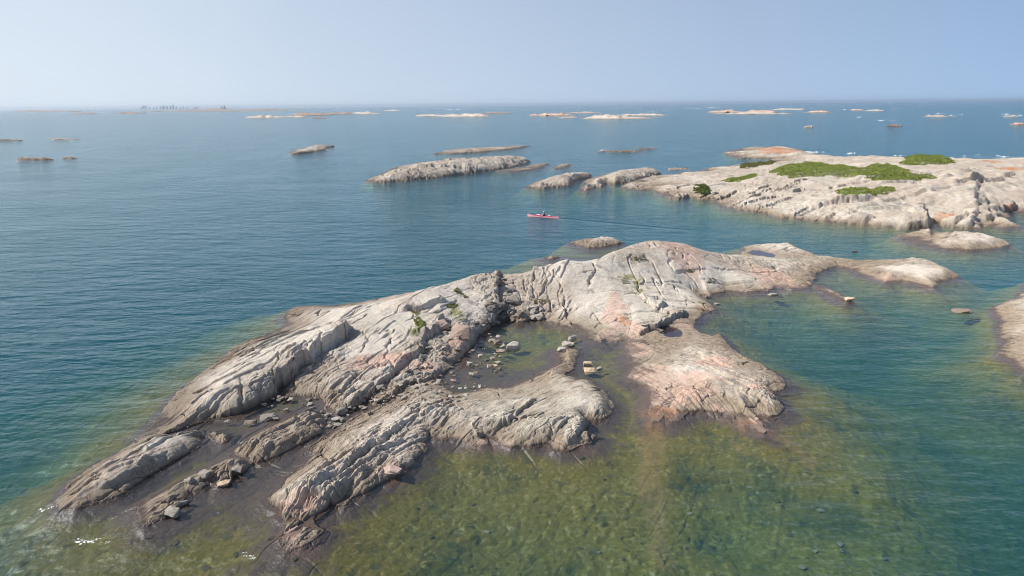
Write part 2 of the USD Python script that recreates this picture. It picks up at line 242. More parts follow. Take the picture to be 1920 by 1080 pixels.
# direction in which the layers run (world xy)
def dirn(a, b): d = W(*b)[:2] - W(*a)[:2]; return d / np.linalg.norm(d)
DIR_A = dirn((540,960), (860,740))        # south-west ridges
DIR_B = dirn((1300,690), (1460,765))      # south-east point
DIR_C = dirn((1000,565), (1400,548))      # main dome
DIR_D = dirn((880,820), (1060,740))       # ribbed outcrop
def small_ledges():
    rs = np.random.RandomState(4242); out = []
    zones = [([(300,800),(440,655),(560,600),(700,560),(860,540),(840,640),(700,740),(480,755)], 46, 1.2, 'A'), ([(520,960),(700,800),(850,740),(860,740),(830,800),(780,830),(640,930)], 40, .5, 'A'), ([(120,930),(270,830),(360,820),(200,930)], 8, .4, 'A'), ([(450,850),(590,780),(580,815),(480,860)], 8, .4, 'A'),
             ([(1190,650),(1330,640),(1450,720),(1440,770),(1240,760)], 18, .7, 'B'), ([(1200,520),(1300,500),(1500,500),(1480,530),(1320,545),(1220,590)], 16, 2.0, 'C'), ([(1560,495),(1740,490),(1760,520),(1650,515)], 7, 1.0, 'B'), ([(1000,520),(1080,520),(1080,570),(1010,570)], 10, 1.4, 'E'), ([(1200,345),(1340,330),(1500,345),(1560,400),(1380,380)], 16, 2.0, 'F'), ([(1560,345),(1720,340),(1740,400),(1600,400)], 14, 2.5, 'G'), ([(1750,330),(1900,320),(1900,390),(1760,400)], 14, 2.5, 'F'), ([(700,335),(740,312),(980,300),(900,320)], 10, 1.2, 'G')]
    for poly, k, h, kind in zones:
        Q = Polygon(poly); x0, y0, x1, y1 = Q.bounds; got = 0
        while got < k:
            u, v = rs.uniform(x0, x1), rs.uniform(y0, y1)
            if not Q.contains(shapely.Point(u, v)): continue
            got += 1
            d = {'A': DIR_A, 'B': DIR_B, 'C': DIR_C, 'E': np.array([.35, .94]), 'F': np.array([.8, .6]), 'G': np.array([.97, .25])}[kind]
            a = rs.normal() * .13; d = np.array([d[0] * math.cos(a) - d[1] * math.sin(a), d[0] * math.sin(a) + d[1] * math.cos(a)]); nrm = np.array([-d[1], d[0]])
            p = W(u, v, h)[:2]; far = kind in 'FG'; ln = rs.uniform(1.2, 4.5) * (1.6 if kind == 'C' else 3.2 if far else 1)
            q = np.array([p + d * ln * (t - .5) + nrm * rs.normal() * .05 for t in np.linspace(0, 1, 5)])
            out.append((q, rs.uniform(.3, .8) if far else rs.uniform(.05, .13), rs.uniform(1.0, 2.2) * (2.2 if far else 1), p + nrm * .5))
    return out
CRACKS = [[(514,618),(518,637),(510,656),(514,675),(518,689)],[(521,618),(580,626),(634,628)],[(451,663),(447,694),(451,707),(477,719)],[(398,705),(440,708),(470,719)],[(385,735),(388,760),(379,782)],
    [(596,600),(600,612),(594,625)],[(680,590),(690,602),(672,618)],[(600,560),(650,575),(690,560)],[(740,590),(720,620),(740,640)],[(770,570),(800,592)],[(660,650),(690,660),(720,650)],[(1000,515),(1008,545),(1004,560)],
    [(1020,520),(1035,530),(1030,548)],[(1040,515),(1060,530),(1072,560)],[(1015,505),(1025,520)],[(1100,590),(1120,610),(1140,605)],[(1240,560),(1262,548),(1290,552)],[(1100,610),(1130,598)],[(1120,500),(1160,485)],[(1230,690),(1245,710),(1260,730)],
    [(1280,660),(1330,690)],[(1210,530),(1240,545),(1270,548)],[(1300,500),(1340,520),(1380,530)],[(960,760),(1000,742),(1040,740)],[(1040,740),(1070,760),(1065,790)],[(1010,770),(1040,800),(1065,800)],[(620,850),(680,855),(720,848)],[(560,910),(590,905),(620,930)],
    [(1100,500),(1118,510),(1105,520)],[(240,870),(300,855)],[(1370,350),(1400,345),(1440,335)],[(1420,378),(1460,370),(1500,372)],[(1600,380),(1650,385),(1700,380)],[(1270,340),(1290,352),(1300,362)],[(1780,400),(1800,385),(1830,380)],[(1850,350),(1870,375),(1900,390)]]

def polydist(px, py, pl):
    """distance to a polyline, side (+ left), and the place along it 0..1"""
    best = np.full(px.shape, 1e9); side = np.zeros_like(px); along = np.zeros_like(px)
    seg = np.diff(pl, axis=0); ln = np.hypot(*seg.T); cum = np.concatenate([[0], np.cumsum(ln)])
    for i in range(len(seg)):
        t = np.clip(((px - pl[i, 0]) * seg[i, 0] + (py - pl[i, 1]) * seg[i, 1]) / (ln[i] ** 2), 0, 1)
        dx, dy = px - pl[i, 0] - t * seg[i, 0], py - pl[i, 1] - t * seg[i, 1]
        d = np.hypot(dx, dy); m = d < best
        best[m] = d[m]; side[m] = np.sign(seg[i, 0] * dy - seg[i, 1] * dx)[m]; along[m] = ((cum[i] + t * ln[i]) / cum[-1])[m]
    return best, side, along

def strata(s, t, scale=1.0, seed=0):
    """layers that crop out: sawtooth ledges across t, running along s; returns a height"""
    h = 0
    for k, (lam, a, fl) in enumerate(((1.9, .15, .93), (.80, .20, .90), (.36, .22, .80))):
        lam *= scale
        tt = t / lam + 0.45 * fbm(s / (11 * lam), t / (8 * lam), 3, seed + 3 * k) + 0.10 * fbm(s / (1.1 * lam), t / lam, 2, seed + k + 7)
        c = np.floor(tt); f = tt - c
        amp = sstep(.0, .55, vnoise(c * 7.31 + 0.5, s / (5 * lam) + c * 3.7, seed + k) + .15) * (.6 + .4 * vnoise(c * 3.3, s / (1.2 * lam), seed + k + 11))
        saw = np.where(f < fl, f / fl, (1 - f) / (1 - fl))
        h = h + lam * a * amp * (saw - 0.5)
    return h

def blocks(u, v, seed=0):
    """broken blocks: (height of the block -1..1 with a tilt, nearness to a joint 0..1)"""
    iu, iv = np.floor(u), np.floor(v)
    f1 = np.full(u.shape, 9.0); f2 = np.full(u.shape, 9.0); hh = np.zeros_like(u)
    T = _P[seed % 4]
    for a in (-1, 0, 1):
        for b in (-1, 0, 1):
            ci, cj = (iu + a).astype(np.int64), (iv + b).astype(np.int64)
            k = ((ci * 73856093) ^ (cj * 19349663) ^ (seed * 83492791)) & 65535
            ou, ov = u - ci - .1 - .8 * T[k], v - cj - .1 - .8 * T[(k * 7 + 13) & 65535]
            d = np.maximum(np.abs(ou + .25 * ov), np.abs(ov - .15 * ou)) * .6 + .4 * np.hypot(ou, ov)
            h = (T[(k * 3 + 5) & 65535] * 2 - 1) + .7 * (ou * (T[(k * 5 + 1) & 65535] - .5) + ov * (T[(k * 11 + 3) & 65535] - .2))
            m = d < f1; f2 = np.where(m, f1, np.minimum(f2, d)); hh = np.where(m, h, hh); f1 = np.where(m, d, f1)
    return hh, np.clip(1 - (f2 - f1) / .10, 0, 1)

# places where the rock is broken into blocks
BROKEN = [(925,520,2.6,2.2,5,1),(930,570,1.6,2.2,3,1),(890,600,1.4,2.5,2.2,1),(830,630,1.8,3.0,2.0,.8),(760,670,1.4,3.0,1.5,.7),(700,720,1.0,3.0,1.5,.8),(640,755,.7,2.0,1.2,.8),(870,560,2.4,2,2,.5),(1000,590,.8,2,1.5,.9),(1005,545,2.2,1.5,3,.5),(1060,545,2.4,1.2,2.2,.5),
    (500,715,1.0,1.5,2.0,.7),(640,635,1.8,2,1.5,.4),(430,880,.4,2.0,1.0,1),(340,940,.3,1.2,1.0,.8),(690,860,.8,3,2,.35),(760,800,.9,3,2,.45),(640,920,.5,2.5,1.5,.5),(570,980,.3,1.5,1.5,.6),(800,750,.8,2.5,1.5,.5),(960,780,.8,3,1.6,.4),(1090,790,.7,1.5,1.5,.6),(1115,765,.9,1.2,1.2,.5),
    (560,790,.5,1.5,1.5,.35),(300,850,.5,1.5,1.5,.4),(1220,595,1.0,2,1.2,.6),(1190,575,1.6,1.5,1.5,.6),(1265,560,1.6,3,1.5,.4),(1290,520,2.6,3,3,.3),(1230,500,3.2,2.5,3,.45),(1520,500,.5,2,2,.7),(1470,480,.6,3,2.5,.4),(1450,735,.5,1.5,1.2,.5),(1400,700,.8,3,1.2,.3),(1120,450,.8,4,5,.5),
    (1740,380,2.6,6,5,.8),(1700,360,3.2,5,4,.5),(1835,345,3.4,3,5,.6),(1870,385,2.0,5,5,.5),(1330,368,.5,3,2,1),(1215,322,1.2,4,5,.6),(980,300,1.2,8,8,.5),(1500,390,1.6,8,3,.35)]

# smooth, pale, ice-polished places
SMOOTH = [(410,720,.7,2.2,3.0),(470,670,1.1,2.4,3.5),(560,625,1.7,2.6,2.6),(620,600,1.9,2,2),(590,575,1.5,3,3),(690,640,1.3,1.6,1.6),(740,590,2.0,2.4,2.2),(870,540,2.8,2,2),(800,530,3.0,3.5,3.5),(700,550,2.5,3,3),(1090,500,3.6,3,6),(1120,530,2.6,2.6,4),(1170,500,3.8,4,6),(1120,590,1.0,3,2.2),(1060,590,.6,2,2),(1280,480,4.0,4,6),(1350,490,3.0,4,5),
    (1085,745,.7,1.3,1.1),(1060,725,.6,1.4,.6),(1010,715,.45,1.8,.5),(1720,500,1.2,3,4),(1450,455,.9,3,4),(1200,660,.6,1.6,1.6),(1290,690,.9,2,1.4),(340,830,.4,1.6,1.0)]
def smooth_mask(x, y):
    m = np.zeros_like(x); wx, wy = x + .7 * fbm(x / 2, y / 2, 3, 181), y + .7 * fbm(x / 2, y / 2, 3, 182)
    for u, v, h, ra, rb in SMOOTH:
        c = W(u, v, h)[:2]; m = np.maximum(m, np.clip(1.7 - 1.2 * (((wx - c[0]) / ra) ** 2 + ((wy - c[1]) / rb) ** 2), 0, 1))
    return m
_reg = [(400,750,0),(560,650,0),(700,680,0),(620,900,0),(760,780,0),(880,780,3),(960,760,3),(1000,740,3),(1100,760,3),(1080,810,3),(1060,690,3),(300,860,0),(330,930,0),(850,560,0),(1050,540,2),(1150,500,2),(1250,530,2),(1350,500,2),(1500,490,1),(1700,500,1),(1230,590,2),(1230,660,1),(1300,700,1),(1400,750,1)]
_rp = cKDTree(np.array([W(a, b, 1)[:2] for a, b, c in _reg])); _rc = np.array([c for a, b, c in _reg])

def terrain(P, shape):
    """heights and colour masks of land and bottom at the points P (n, 2)"""
    x, y = P[:, 0].copy(), P[:, 1].copy()
    n = len(x)
    # ragged shoreline
    r = np.hypot(x, y); ws = np.clip(r / 60, .6, 2.5)
    wob = (.24 * fbm(x / 1.5, y / 1.5, 3, 11) + .16 * fbm(x / .5, y / .5, 3, 15)) * ws
    pts = shapely.points(x, y); wx, wy = x, y
    sd = np.full(n, -1e9); own = np.zeros(n, np.int16); H = np.zeros(n); Wd = np.ones(n)
    for i, (k, poly) in enumerate(POLYS.items()):
        x0, y0, x1, y1 = poly.bounds; pad = 30
        idx = np.where((wx > x0 - pad) & (wx < x1 + pad) & (wy > y0 - pad) & (wy < y1 + pad))[0]
        if not len(idx): continue
        bd = poly.boundary; shapely.prepare(bd); shapely.prepare(poly)
        d = shapely.distance(pts[idx], bd); d = np.where(shapely.contains(poly, pts[idx]), d, -d)
        m = d > sd[idx]; j = idx[m]; sd[j] = d[m]; own[j] = i
    sd = np.maximum(sd, -40)
    gs = sd.reshape(shape); gx, gy = np.gradient(gs, axis=1), np.gradient(gs, axis=0)
    X_, Y_ = x.reshape(shape), y.reshape(shape)
    ux, uy = np.gradient(X_, axis=1), np.gradient(Y_, axis=1); vx_, vy_ = np.gradient(X_, axis=0), np.gradient(Y_, axis=0)
    det = ux * vy_ - uy * vx_
    face = -((gx * vy_ - gy * uy) / det * DIR_A[1] + (gy * ux - gx * vx_) / det * -DIR_A[0]).ravel()      # +1: this shore looks the way the broken edges of the layers do
    face = np.clip(face, -1, 1)
    sd = sd + wob * np.exp(-np.abs(sd) / np.where(sd > 0, .6, 2.5))
    keys = list(POLYS)
    land = sd > 0
    for i, k in enumerate(keys):
        j = np.where(land & (own == i))[0]
        if not len(j): continue
        if k in ('main', 'big'):
            out = (main_M if k == 'main' else big_M)(P[j]); H[j] = np.maximum(out[:, 0], .1); Wd[j] = np.clip(out[:, 1], .4, 4.2 if k == 'main' else 12)
        else: H[j], Wd[j] = HMAX[k]
    z = np.zeros(n)
    cell = np.zeros(n)
    Wd = Wd * np.interp(face, [-1, -.2, .5, 1], [2.3, 1.3, .75, .55])
    t_ = np.clip(np.maximum(sd, 0) / (2.4 * Wd), 0, 1)
    e = 1 - (1 - t_) ** 1.8
    z[land] = (H * e)[land]
    zs = gaussian_filter(z.reshape(shape), 6).ravel()                # no creases where two shores' slopes meet
    q_ = sstep(.8, 2.5, sd); z[land] = (z * (1 - q_) + zs * q_)[land]
    w = ~land
    pw = P[w]; rw = np.clip(r[w] / 50, .6, 3)[:, None]; pw = pw + rw * 2.6 * np.column_stack([fbm(pw[:, 0] / 8, pw[:, 1] / 8, 4, 141), fbm(pw[:, 0] / 8, pw[:, 1] / 8, 4, 142)])
    dd = depth_M(lp(pw)); D, dw = np.maximum(dd[:, 0], .15), np.maximum(dd[:, 1], .4)
    s_ = -sd[w]
    z[w] = -D * (1 - np.exp(-s_ / (dw * 1.6)))
    # steps and cracks, on land and a little below it
    crack = np.zeros(n)
    near = sd > -2.5
    lines = []
    for pl, drop, reach, hi, hz in SCARPS:
        if pl[0][1] > 715 and pl[0][0] > 500: drop *= .55
        lines.append((line(pl, hz), drop, reach, W(hi[0], hi[1], hz)[:2]))
    for q, drop, reach, hx in lines + small_ledges():
        c0, c1 = q.min(0) - 6 * min(reach, 1.3), q.max(0) + 6 * min(reach, 1.3)
        j = np.where(near & (x > c0[0]) & (x < c1[0]) & (y > c0[1]) & (y < c1[1]))[0]
        if not len(j): continue
        _, hs, _ = polydist(np.array([hx[0]]), np.array([hx[1]]), q)
        jk = .25 if drop > .14 else .05; jx = x[j] + jk * fbm(x[j] / .9, y[j] / .9, 3, 21); jy = y[j] + jk * fbm(x[j] / .9, y[j] / .9, 3, 22)
        jx, jy = jx + .5 * jk * np.round(1.5 * vnoise(x[j] / .9, y[j] / .9, 23)), jy + .5 * jk * np.round(1.5 * vnoise(x[j] / .9 + 9, y[j] / .9, 24))
        d, s, a = polydist(jx, jy, q)
        s = s * hs[0]; end = sstep(0, .12, a) * sstep(0, .12, 1 - a)
        d1 = d * s
        up = drop * end * sstep(-.05, .10, d1) * np.exp(-np.maximum(d1, 0) / reach)
        dn = -(.35 if drop > .14 else .8) * abs(drop) * end * (1 - sstep(-.05, .06, d1)) * np.exp(np.minimum(d1, 0) / (.6 if drop > .14 else .25))
        k = np.clip(z[j] / .5 + .4, 0, 1)
        z[j] += (up * .75 + dn) * k
        crack[j] = np.maximum(crack[j], end * np.exp(-((d1 + .12) / .14) ** 2))
    for pl in CRACKS:
        q = line(pl, 2.5 if pl[0][1] > 450 or pl[0][0] < 1300 else 3.5); c0, c1 = q.min(0) - 2, q.max(0) + 2
        j = np.where(near & (x > c0[0]) & (x < c1[0]) & (y > c0[1]) & (y < c1[1]))[0]
        if not len(j): continue
        jx = x[j] + .3 * fbm(x[j] / .7, y[j] / .7, 3, 31); jy = y[j] + .3 * fbm(x[j] / .7, y[j] / .7, 3, 32)
        d, s, a = polydist(jx, jy, q)
        wd = .07 * np.clip(np.hypot(*q.mean(0)) / 50, 1, 3)
        g = np.exp(-(d / wd) ** 2) * (.4 + .6 * (vnoise(x[j] / .8, y[j] / .8, 33) > -.3))
        z[j] -= .30 * wd / .07 * g * np.clip(z[j], 0, 1); crack[j] = np.maximum(crack[j], g)
    # layers and small relief
    smo = smooth_mask(x, y); broken = np.zeros(n)
    for u_, v_, h_, ra, rb, s_k in BROKEN:
        c_ = W(u_, v_, h_)[:2]
        broken = np.maximum(broken, s_k * np.clip(1.5 - 1.2 * (((x - c_[0]) / ra) ** 2 + ((y - c_[1]) / rb) ** 2), 0, 1))
    broken = np.clip(np.maximum(broken, .30 * sstep(-.05, .4, fbm(x / 5, y / 5, 3, 95))) * (1 + .6 * fbm(x / 1.5, y / 1.5, 2, 96)), 0, 1)
    broken = broken * (1 - .75 * smo); fol = np.zeros((n, 3))
    _, nn = _rp.query(P + .8 * np.column_stack([fbm(x / 2, y / 2, 2, 97), fbm(x / 2, y / 2, 2, 98)]), k=4); cl = _rc[nn]
    for c, D_ in ((0, DIR_A), (1, DIR_B), (2, DIR_C), (3, DIR_D)):
        wgt = (cl == c).mean(1)
        j = np.where((wgt > 0) & (sd > -6))[0]
        if not len(j): continue
        u = x[j] * D_[0] + y[j] * D_[1]; v = x[j] * D_[1] - y[j] * D_[0]        # v grows to the right of the layers
        sc = np.clip(r[j] / 55, 1, 2.5)
        lay = v + .35 * np.maximum(z[j], -.5)
        st = strata(u, lay, 1.0, 40 + 10 * c) * 1.25
        big = r[j] > 100
        st = np.where(big, strata(u, lay, 2.6, 44 + 10 * c) * .5, st)
        rough = sstep(-.35, .45, fbm(u / 9, v / 4, 3, 50 + c))                 # smooth slabs and rough ones
        b1, j1 = blocks(u / 1.3 / np.where(big, 2.4, 1) + .3 * fbm(u / 2, v / 2, 2, 41), v / .62 / np.where(big, 2.4, 1) + .3 * fbm(u / 2, v / 2, 2, 42), 5 + c)
        b2, j2 = blocks(u / .52 / np.where(big, 2.4, 1), v / .27 / np.where(big, 2.4, 1), 8 + c)
        b0, j0 = blocks(u / 3.6 / np.where(big, 2.2, 1) + .35 * fbm(u / 4, v / 3, 3, 43), v / 1.7 / np.where(big, 2.2, 1) + .35 * fbm(u / 4, v / 3, 3, 44), 11 + c)
        gate = sstep(-.25, .2, fbm(u / 7, v / 5, 2, 45 + c))
        z[j] += wgt[j] * np.where(big, 1.8, 1.0) * (.07 * b0 - .13 * np.maximum(j0 - .35, 0) * 1.5) * gate * (1.0, .7, .45, .7)[c] * (1 - .45 * smo[j]) * np.clip((sd[j] + .3) / .8, 0, 1)
        bz = np.where(big, 2.0, 1.0) * (.17 * b1 - .16 * j1 + .075 * b2 - .07 * j2) * broken[j] * np.clip((sd[j] + .6) / .8, 0, 1)
        hard = cl[j, 0] == c
        fol[j[hard]] = np.column_stack([u * .22, v + .8 * z[j], np.zeros(len(j))])[hard]
        z[j] += wgt[j] * bz
        lowm = np.clip(1.35 - z[j] / 2.8, .22, 1)
        k = (.35 + .85 * rough) * lowm * (1.0, .40, .40, .30)[c] * np.exp(np.minimum(sd[j], 0) / 2.0)
        z[j] += wgt[j] * st * k * (1 - .86 * smo[j]) * np.clip((sd[j] + .4) / .8, .35, 1)
        # joints: thin curved cracks along and across the layers
        for (fu, fv, sd_) in ((.10, .55, 60), (.55, .16, 63), (.33, .42, 66)):
            nz = fbm(u * fu, v * fv, 3, sd_ + c); gate = sstep(.05, .35, fbm(u / 5, v / 5, 2, sd_ + 9 + c))
            wn = .022 * np.clip(sc, 1, 2)
            g = np.exp(-(nz / wn) ** 2) * gate * np.exp(np.minimum(sd[j], 0) / .8)
            z[j] -= wgt[j] * .20 * g * sc; crack[j] = np.maximum(crack[j], wgt[j] * g * .8)
    l2 = np.clip(sd / 1.5, 0, 1)
    z += l2 * (.22 * fbm(x / 5, y / 5, 3, 71) * np.clip(r / 60, .7, 2.5) + .07 * fbm(x / 1.2, y / 1.2, 3, 74)) + .018 * fbm(x / .3, y / .3, 3, 78) * np.exp(np.minimum(sd, 0) / 3)
    # bottom: humps, loose stones, sand
    u = -np.minimum(sd, 0); ub = np.clip(u / 1.2, 0, 1)
    hump = .24 * fbm(x / 3.5, y / 3.5, 4, 81) + .22 * strata(x * DIR_A[0] + y * DIR_A[1], x * DIR_A[1] - y * DIR_A[0], 1.6, 140) + .25 * np.maximum(fbm(x / 1.0, y / 1.0, 2, 85) - .25, 0) + .10 * np.abs(fbm(x / .5, y / .5, 2, 87))
    z += ub * hump * np.clip(-z / 1.2, .0, 1.0)
    for u_, v_, lev, ra, rb in BASINS:
        c_ = W(u_, v_, lev)[:2]
        q = ((x - c_[0]) / ra) ** 2 + ((y - c_[1]) / rb) ** 2 + .35 * fbm(x / .8, y / .8, 3, 131)
        z = np.where(q < 1, lev - .22 * (1 - np.clip(q, 0, 1)) ** .7 - .01, np.where(q < 2.2, np.maximum(z, lev + .012 + .02 * fbm(x / .5, y / .5, 2, 133) ** 2), z))
    z[w] = np.minimum(z[w], -.02 - .05 * np.clip(s_ / .3, 0, 1))
    z[land] = np.maximum(z[land], .015)
    return z, sd, own, smo, fol

BASINS = [(1256,622,.24,.85,1.5),(1428,477,.30,1.3,2.4),(1220,619,.27,.7,.35)]
def rough_mask(x, y): return fbm(x / 6, y / 6, 4, 91)

# ------------------------------------------------------------------ the ground sheet: one grid from the foot of the picture to 235 m, cut into sea bottom and islands
RMAX = 335.0
def spaced(edges, steps): return np.unique(np.concatenate([np.arange(edges[i], edges[i + 1], steps[i]) for i in range(len(steps))] + [[edges[-1]]]))
ang = np.radians(spaced([-43, -30, -27, 22, 25, 43], [.14, .09, .054, .09, .13]))
lrad = spaced([math.log(19.5), math.log(25), math.log(80), math.log(100), math.log(RMAX)], [.0035, .00145, .0024, .0037])
NA, NR = len(ang), len(lrad); rad = np.exp(lrad)
AA, RR = np.meshgrid(ang, rad)
GP = np.stack([(RR * np.sin(AA)).ravel(), (RR * np.cos(AA)).ravel()], 1)
Z, SD, OWN, SMO, FOL = terrain(GP, (NR, NA))
KEYS = list(POLYS)
rr = np.hypot(GP[:, 0], GP[:, 1])

def ground(x, y):
    """height of the ground sheet at world places (bilinear)"""
    x, y = np.atleast_1d(x).astype(float), np.atleast_1d(y).astype(float)
    i = np.interp(np.arctan2(x, y), ang, np.arange(NA)); j = np.interp(np.log(np.hypot(x, y)), lrad, np.arange(NR))
    i, j = np.clip(i, 0, NA - 1.001), np.clip(j, 0, NR - 1.001); i0, j0 = i.astype(int), j.astype(int); fi, fj = i - i0, j - j0
    g = Z.reshape(NR, NA)
    return (g[j0, i0] * (1 - fi) + g[j0, i0 + 1] * fi) * (1 - fj) + (g[j0 + 1, i0] * (1 - fi) + g[j0 + 1, i0 + 1] * fi) * fj

def hit(u, v, zmin=-99):
    """where the line of sight of a place in the photograph first meets the ground (or the height zmin)"""
    d = FWD + (u - 960) / F_PX * RIGHT - (v - 540) / F_PX * UP; d = d / np.linalg.norm(d)
    t0 = (6.5 - CAM_H) / d[2]; t1 = (-1.5 - CAM_H) / d[2]
    t = np.linspace(t0, t1, 1500); p = CAM + t[:, None] * d
    g = np.maximum(ground(p[:, 0], p[:, 1]), zmin)
    k = np.argmax(p[:, 2] <= g)
    return np.array([p[k, 0], p[k, 1], g[k]])

def blob_mask(P, blobs):
    """blobs: (place u, v, height, radius, stretch along, angle)"""
    m = np.zeros(len(P))
    wx = P[:, 0] + .5 * fbm(P[:, 0] / 1.5, P[:, 1] / 1.5, 3, 201); wy = P[:, 1] + .5 * fbm(P[:, 0] / 1.5, P[:, 1] / 1.5, 3, 202)
    for u, v, h, ru, rv in blobs:                        # radii in metres across and away
        c = W(u, v, h)[:2]
        q = ((wx - c[0]) / ru) ** 2 + ((wy - c[1]) / rv) ** 2
        m = np.maximum(m, np.clip(1.6 - q * 1.1, 0, 1))
    return m
PINK = blob_mask(GP, [(1160,525,3.0,.7,2.2),(1152,550,2.4,.8,2.0),(1150,545,2.8,.9,2.6),(1140,575,2.4,.8,1.2),(1185,590,1.5,.8,1.8),(1195,630,1.0,1.0,2),(1215,670,1.2,1.6,1.6),(1260,680,1.6,1.8,1.3),(1300,672,1.8,1.6,.9),(1215,720,1.0,1.3,2),(1235,765,.3,.9,1.8),(1340,655,1.4,1.3,1.2),(1310,605,.5,1.4,1.3),
    (1280,700,1.6,2.2,1.3),(1350,752,.9,1.1,.9),(1400,785,.3,1.4,.9),(1435,803,.1,.6,.6),(1425,725,.7,1.2,.7),(1410,525,1.6,2.6,2.2),(1450,500,1.5,2,2.5),(1470,525,.8,2,1.5),(1660,505,1.4,2.2,3),(1280,468,3.2,2.0,3.5),
    (720,635,2.2,2.2,1.0),(780,640,2.2,1.4,1.0),(690,650,2.0,1.4,.9),(860,620,1.6,1.0,1.0),(1085,815,.8,.7,.5),(560,925,.7,1.0,.5),(540,980,.4,.8,.5),(570,1000,.5,.8,.5),(740,870,.7,.8,.5),(910,815,.6,1.5,.5)])
RUST = blob_mask(GP, [(1440,277,1.5,7,6),(1465,275,1.6,6,5),(1490,277,1.2,4,4),(1420,278,1.3,4,4),(1460,276,2.6,7,5),(1440,275,2.2,4,4),(1772,390,2.0,1.6,1.6),(1920,362,3,3,2),(1895,310,4.5,4,2.5),(1240,770,.2,.9,.9),(1390,783,.3,.7,.5),(1175,580,1.4,.5,.9),(1320,575,.5,.8,.7),(1900,302,4,6,3),(1170,351,.5,1.6,1.0)])
MOSS = blob_mask(GP, [(855,550,3.0,.8,1.4),(845,575,2.6,.7,.7),(785,605,2.6,.45,.6),(770,585,2.8,.4,.8),(1190,487,3.8,1.2,1.6),(1330,528,2.2,.9,1.0),(1295,510,2.9,.5,.8),(1065,570,2.0,.6,.6)])
VEIN = blob_mask(GP, [(1222,800,-.2,.55,2.2),(1222,850,-.5,.6,2.2),(1228,900,-.9,.55,2.2),(1232,960,-1.2,.5,2),(1235,1020,-1.4,.5,2),(1455,825,-.5,.5,.6),(1490,850,-.9,.5,.7),(1520,880,-1.2,.5,.7),(1395,815,-.5,.16,.8),(1385,840,-.8,.14,.8)])

def mix(a, b, t): t = np.clip(t, 0, 1)[:, None]; return a * (1 - t) + np.asarray(b) * t
def rock_colour(x, y, z, sd, pink, rust, moss, smo):
    n = len(x); u = x * DIR_A[0] + y * DIR_A[1]; v = x * DIR_A[1] - y * DIR_A[0]
    r = np.where(np.hypot(x, y) > 98, 2.4, 1.0)
    n1 = fbm(x / 4, y / 4, 4, 301); n2 = fbm(u / (2.0 * r), v / (.28 * r), 4, 305); n3 = fbm(x / .35 / r, y / .35 / r, 3, 309); n4 = fbm(x / 9, y / 9, 3, 313)
    c = np.tile(np.array([.41, .345, .28]), (n, 1))
    c = mix(c, [.51, .45, .38], sstep(-.1, .5, n1 + .35 * n3 + .5 * smo))             # pale weathered
    c = mix(c, [.57, .515, .45], smo * sstep(-.4, .4, n1 + .7 * n3) * .55)
    c = mix(c, [.29, .26, .22], sstep(.05, .55, n2 * .8 + .3 * n3) * .6 * (1 - .7 * smo))           # grey bands along the layers
    c = mix(c, [.40, .385, .315], sstep(.1, .5, n4 + .4 * n3) * .45)                    # lichen, greenish grey
    c = mix(c, [.16, .15, .135], sstep(.34, .62, fbm(x / 1.1 / r, y / 1.1 / r, 4, 317)) * .6)
    c = mix(c, [.53, .33, .25], pink * (.55 + .4 * n3))
    c = mix(c, [.42, .19, .09], rust * np.clip(.75 + .7 * n3, 0, 1))
    c = mix(c, [.17, .18, .05], moss * sstep(-.2, .35, n3) * .85)
    low = 1 - sstep(.15, .75, z + .22 * n1 + .1 * n3)                                 # band stained by the water
    c = mix(c, [.235, .18, .125], low * .85 * (1 - .6 * pink))
    wet = 1 - sstep(.015, .10, z + .03 * n3)
    c = mix(c, [.080, .056, .044], wet * (.85 - .35 * pink))
    return np.clip(c * .90, .02, .7)
def bottom_colour(x, y, z, pink, vein):
    n1 = fbm(x / 3, y / 3, 4, 351); n3 = fbm(x / .45, y / .45, 3, 355); n5 = fbm(x / .16, y / .16, 2, 361)
    c = np.tile(np.array([.085, .058, .044]), (len(x), 1))                            # bare brown rock just under water
    t = sstep(.16, .52, -z + .22 * n1 + .16 * n3)
    alg = mix(np.tile(np.array([.148, .108, .015]), (len(x), 1)), [.060, .060, .014], sstep(-.05, .7, n1 * .8 + .5 * n3) * .8)
    alg = mix(alg, [.26, .20, .075], sstep(.25, .6, n5 + .25 * n3 - .2 * n1) * .6)
    alg = mix(alg, [.035, .04, .022], sstep(.42, .62, fbm(x / .8, y / .8, 3, 365)) * .5)
    c = c * (1 - t[:, None]) + alg * t[:, None]
    c = mix(c, [.050, .058, .026], sstep(1.0, 3.4, -z + .9 * n1) * .55)                  # weed further down
    c = mix(c, [.25, .145, .06], vein * (.45 + .5 * n3))
    c = mix(c, [.17, .10, .07], pink * (1 - t) * .4)
    return np.clip(c, .015, .5)
BASM = np.zeros(len(GP))
for u_, v_, lev, ra, rb in BASINS:
    c_ = W(u_, v_, lev)[:2]; BASM = np.maximum(BASM, (np.hypot((GP[:, 0] - c_[0]) / ra, (GP[:, 1] - c_[1]) / rb) < 1.25) * sstep(lev - .005, lev - .03, Z))
LANDC = rock_colour(GP[:, 0], GP[:, 1], Z, SD, PINK, RUST, MOSS, SMO)
BOTC = bottom_colour(GP[:, 0], GP[:, 1], Z, PINK, VEIN)
LANDC = mix(LANDC, [.050, .036, .045], BASM * .9)                                    # dark film on the floor of the rain pools
UNDER = sstep(-.03, .02, -Z)
COL = LANDC * (1 - UNDER[:, None]) + BOTC * UNDER[:, None]
LANDV = sstep(-.12, .05, Z) * (1 - .55 * SMO)
WETV = 1 - sstep(.02, .12, Z)

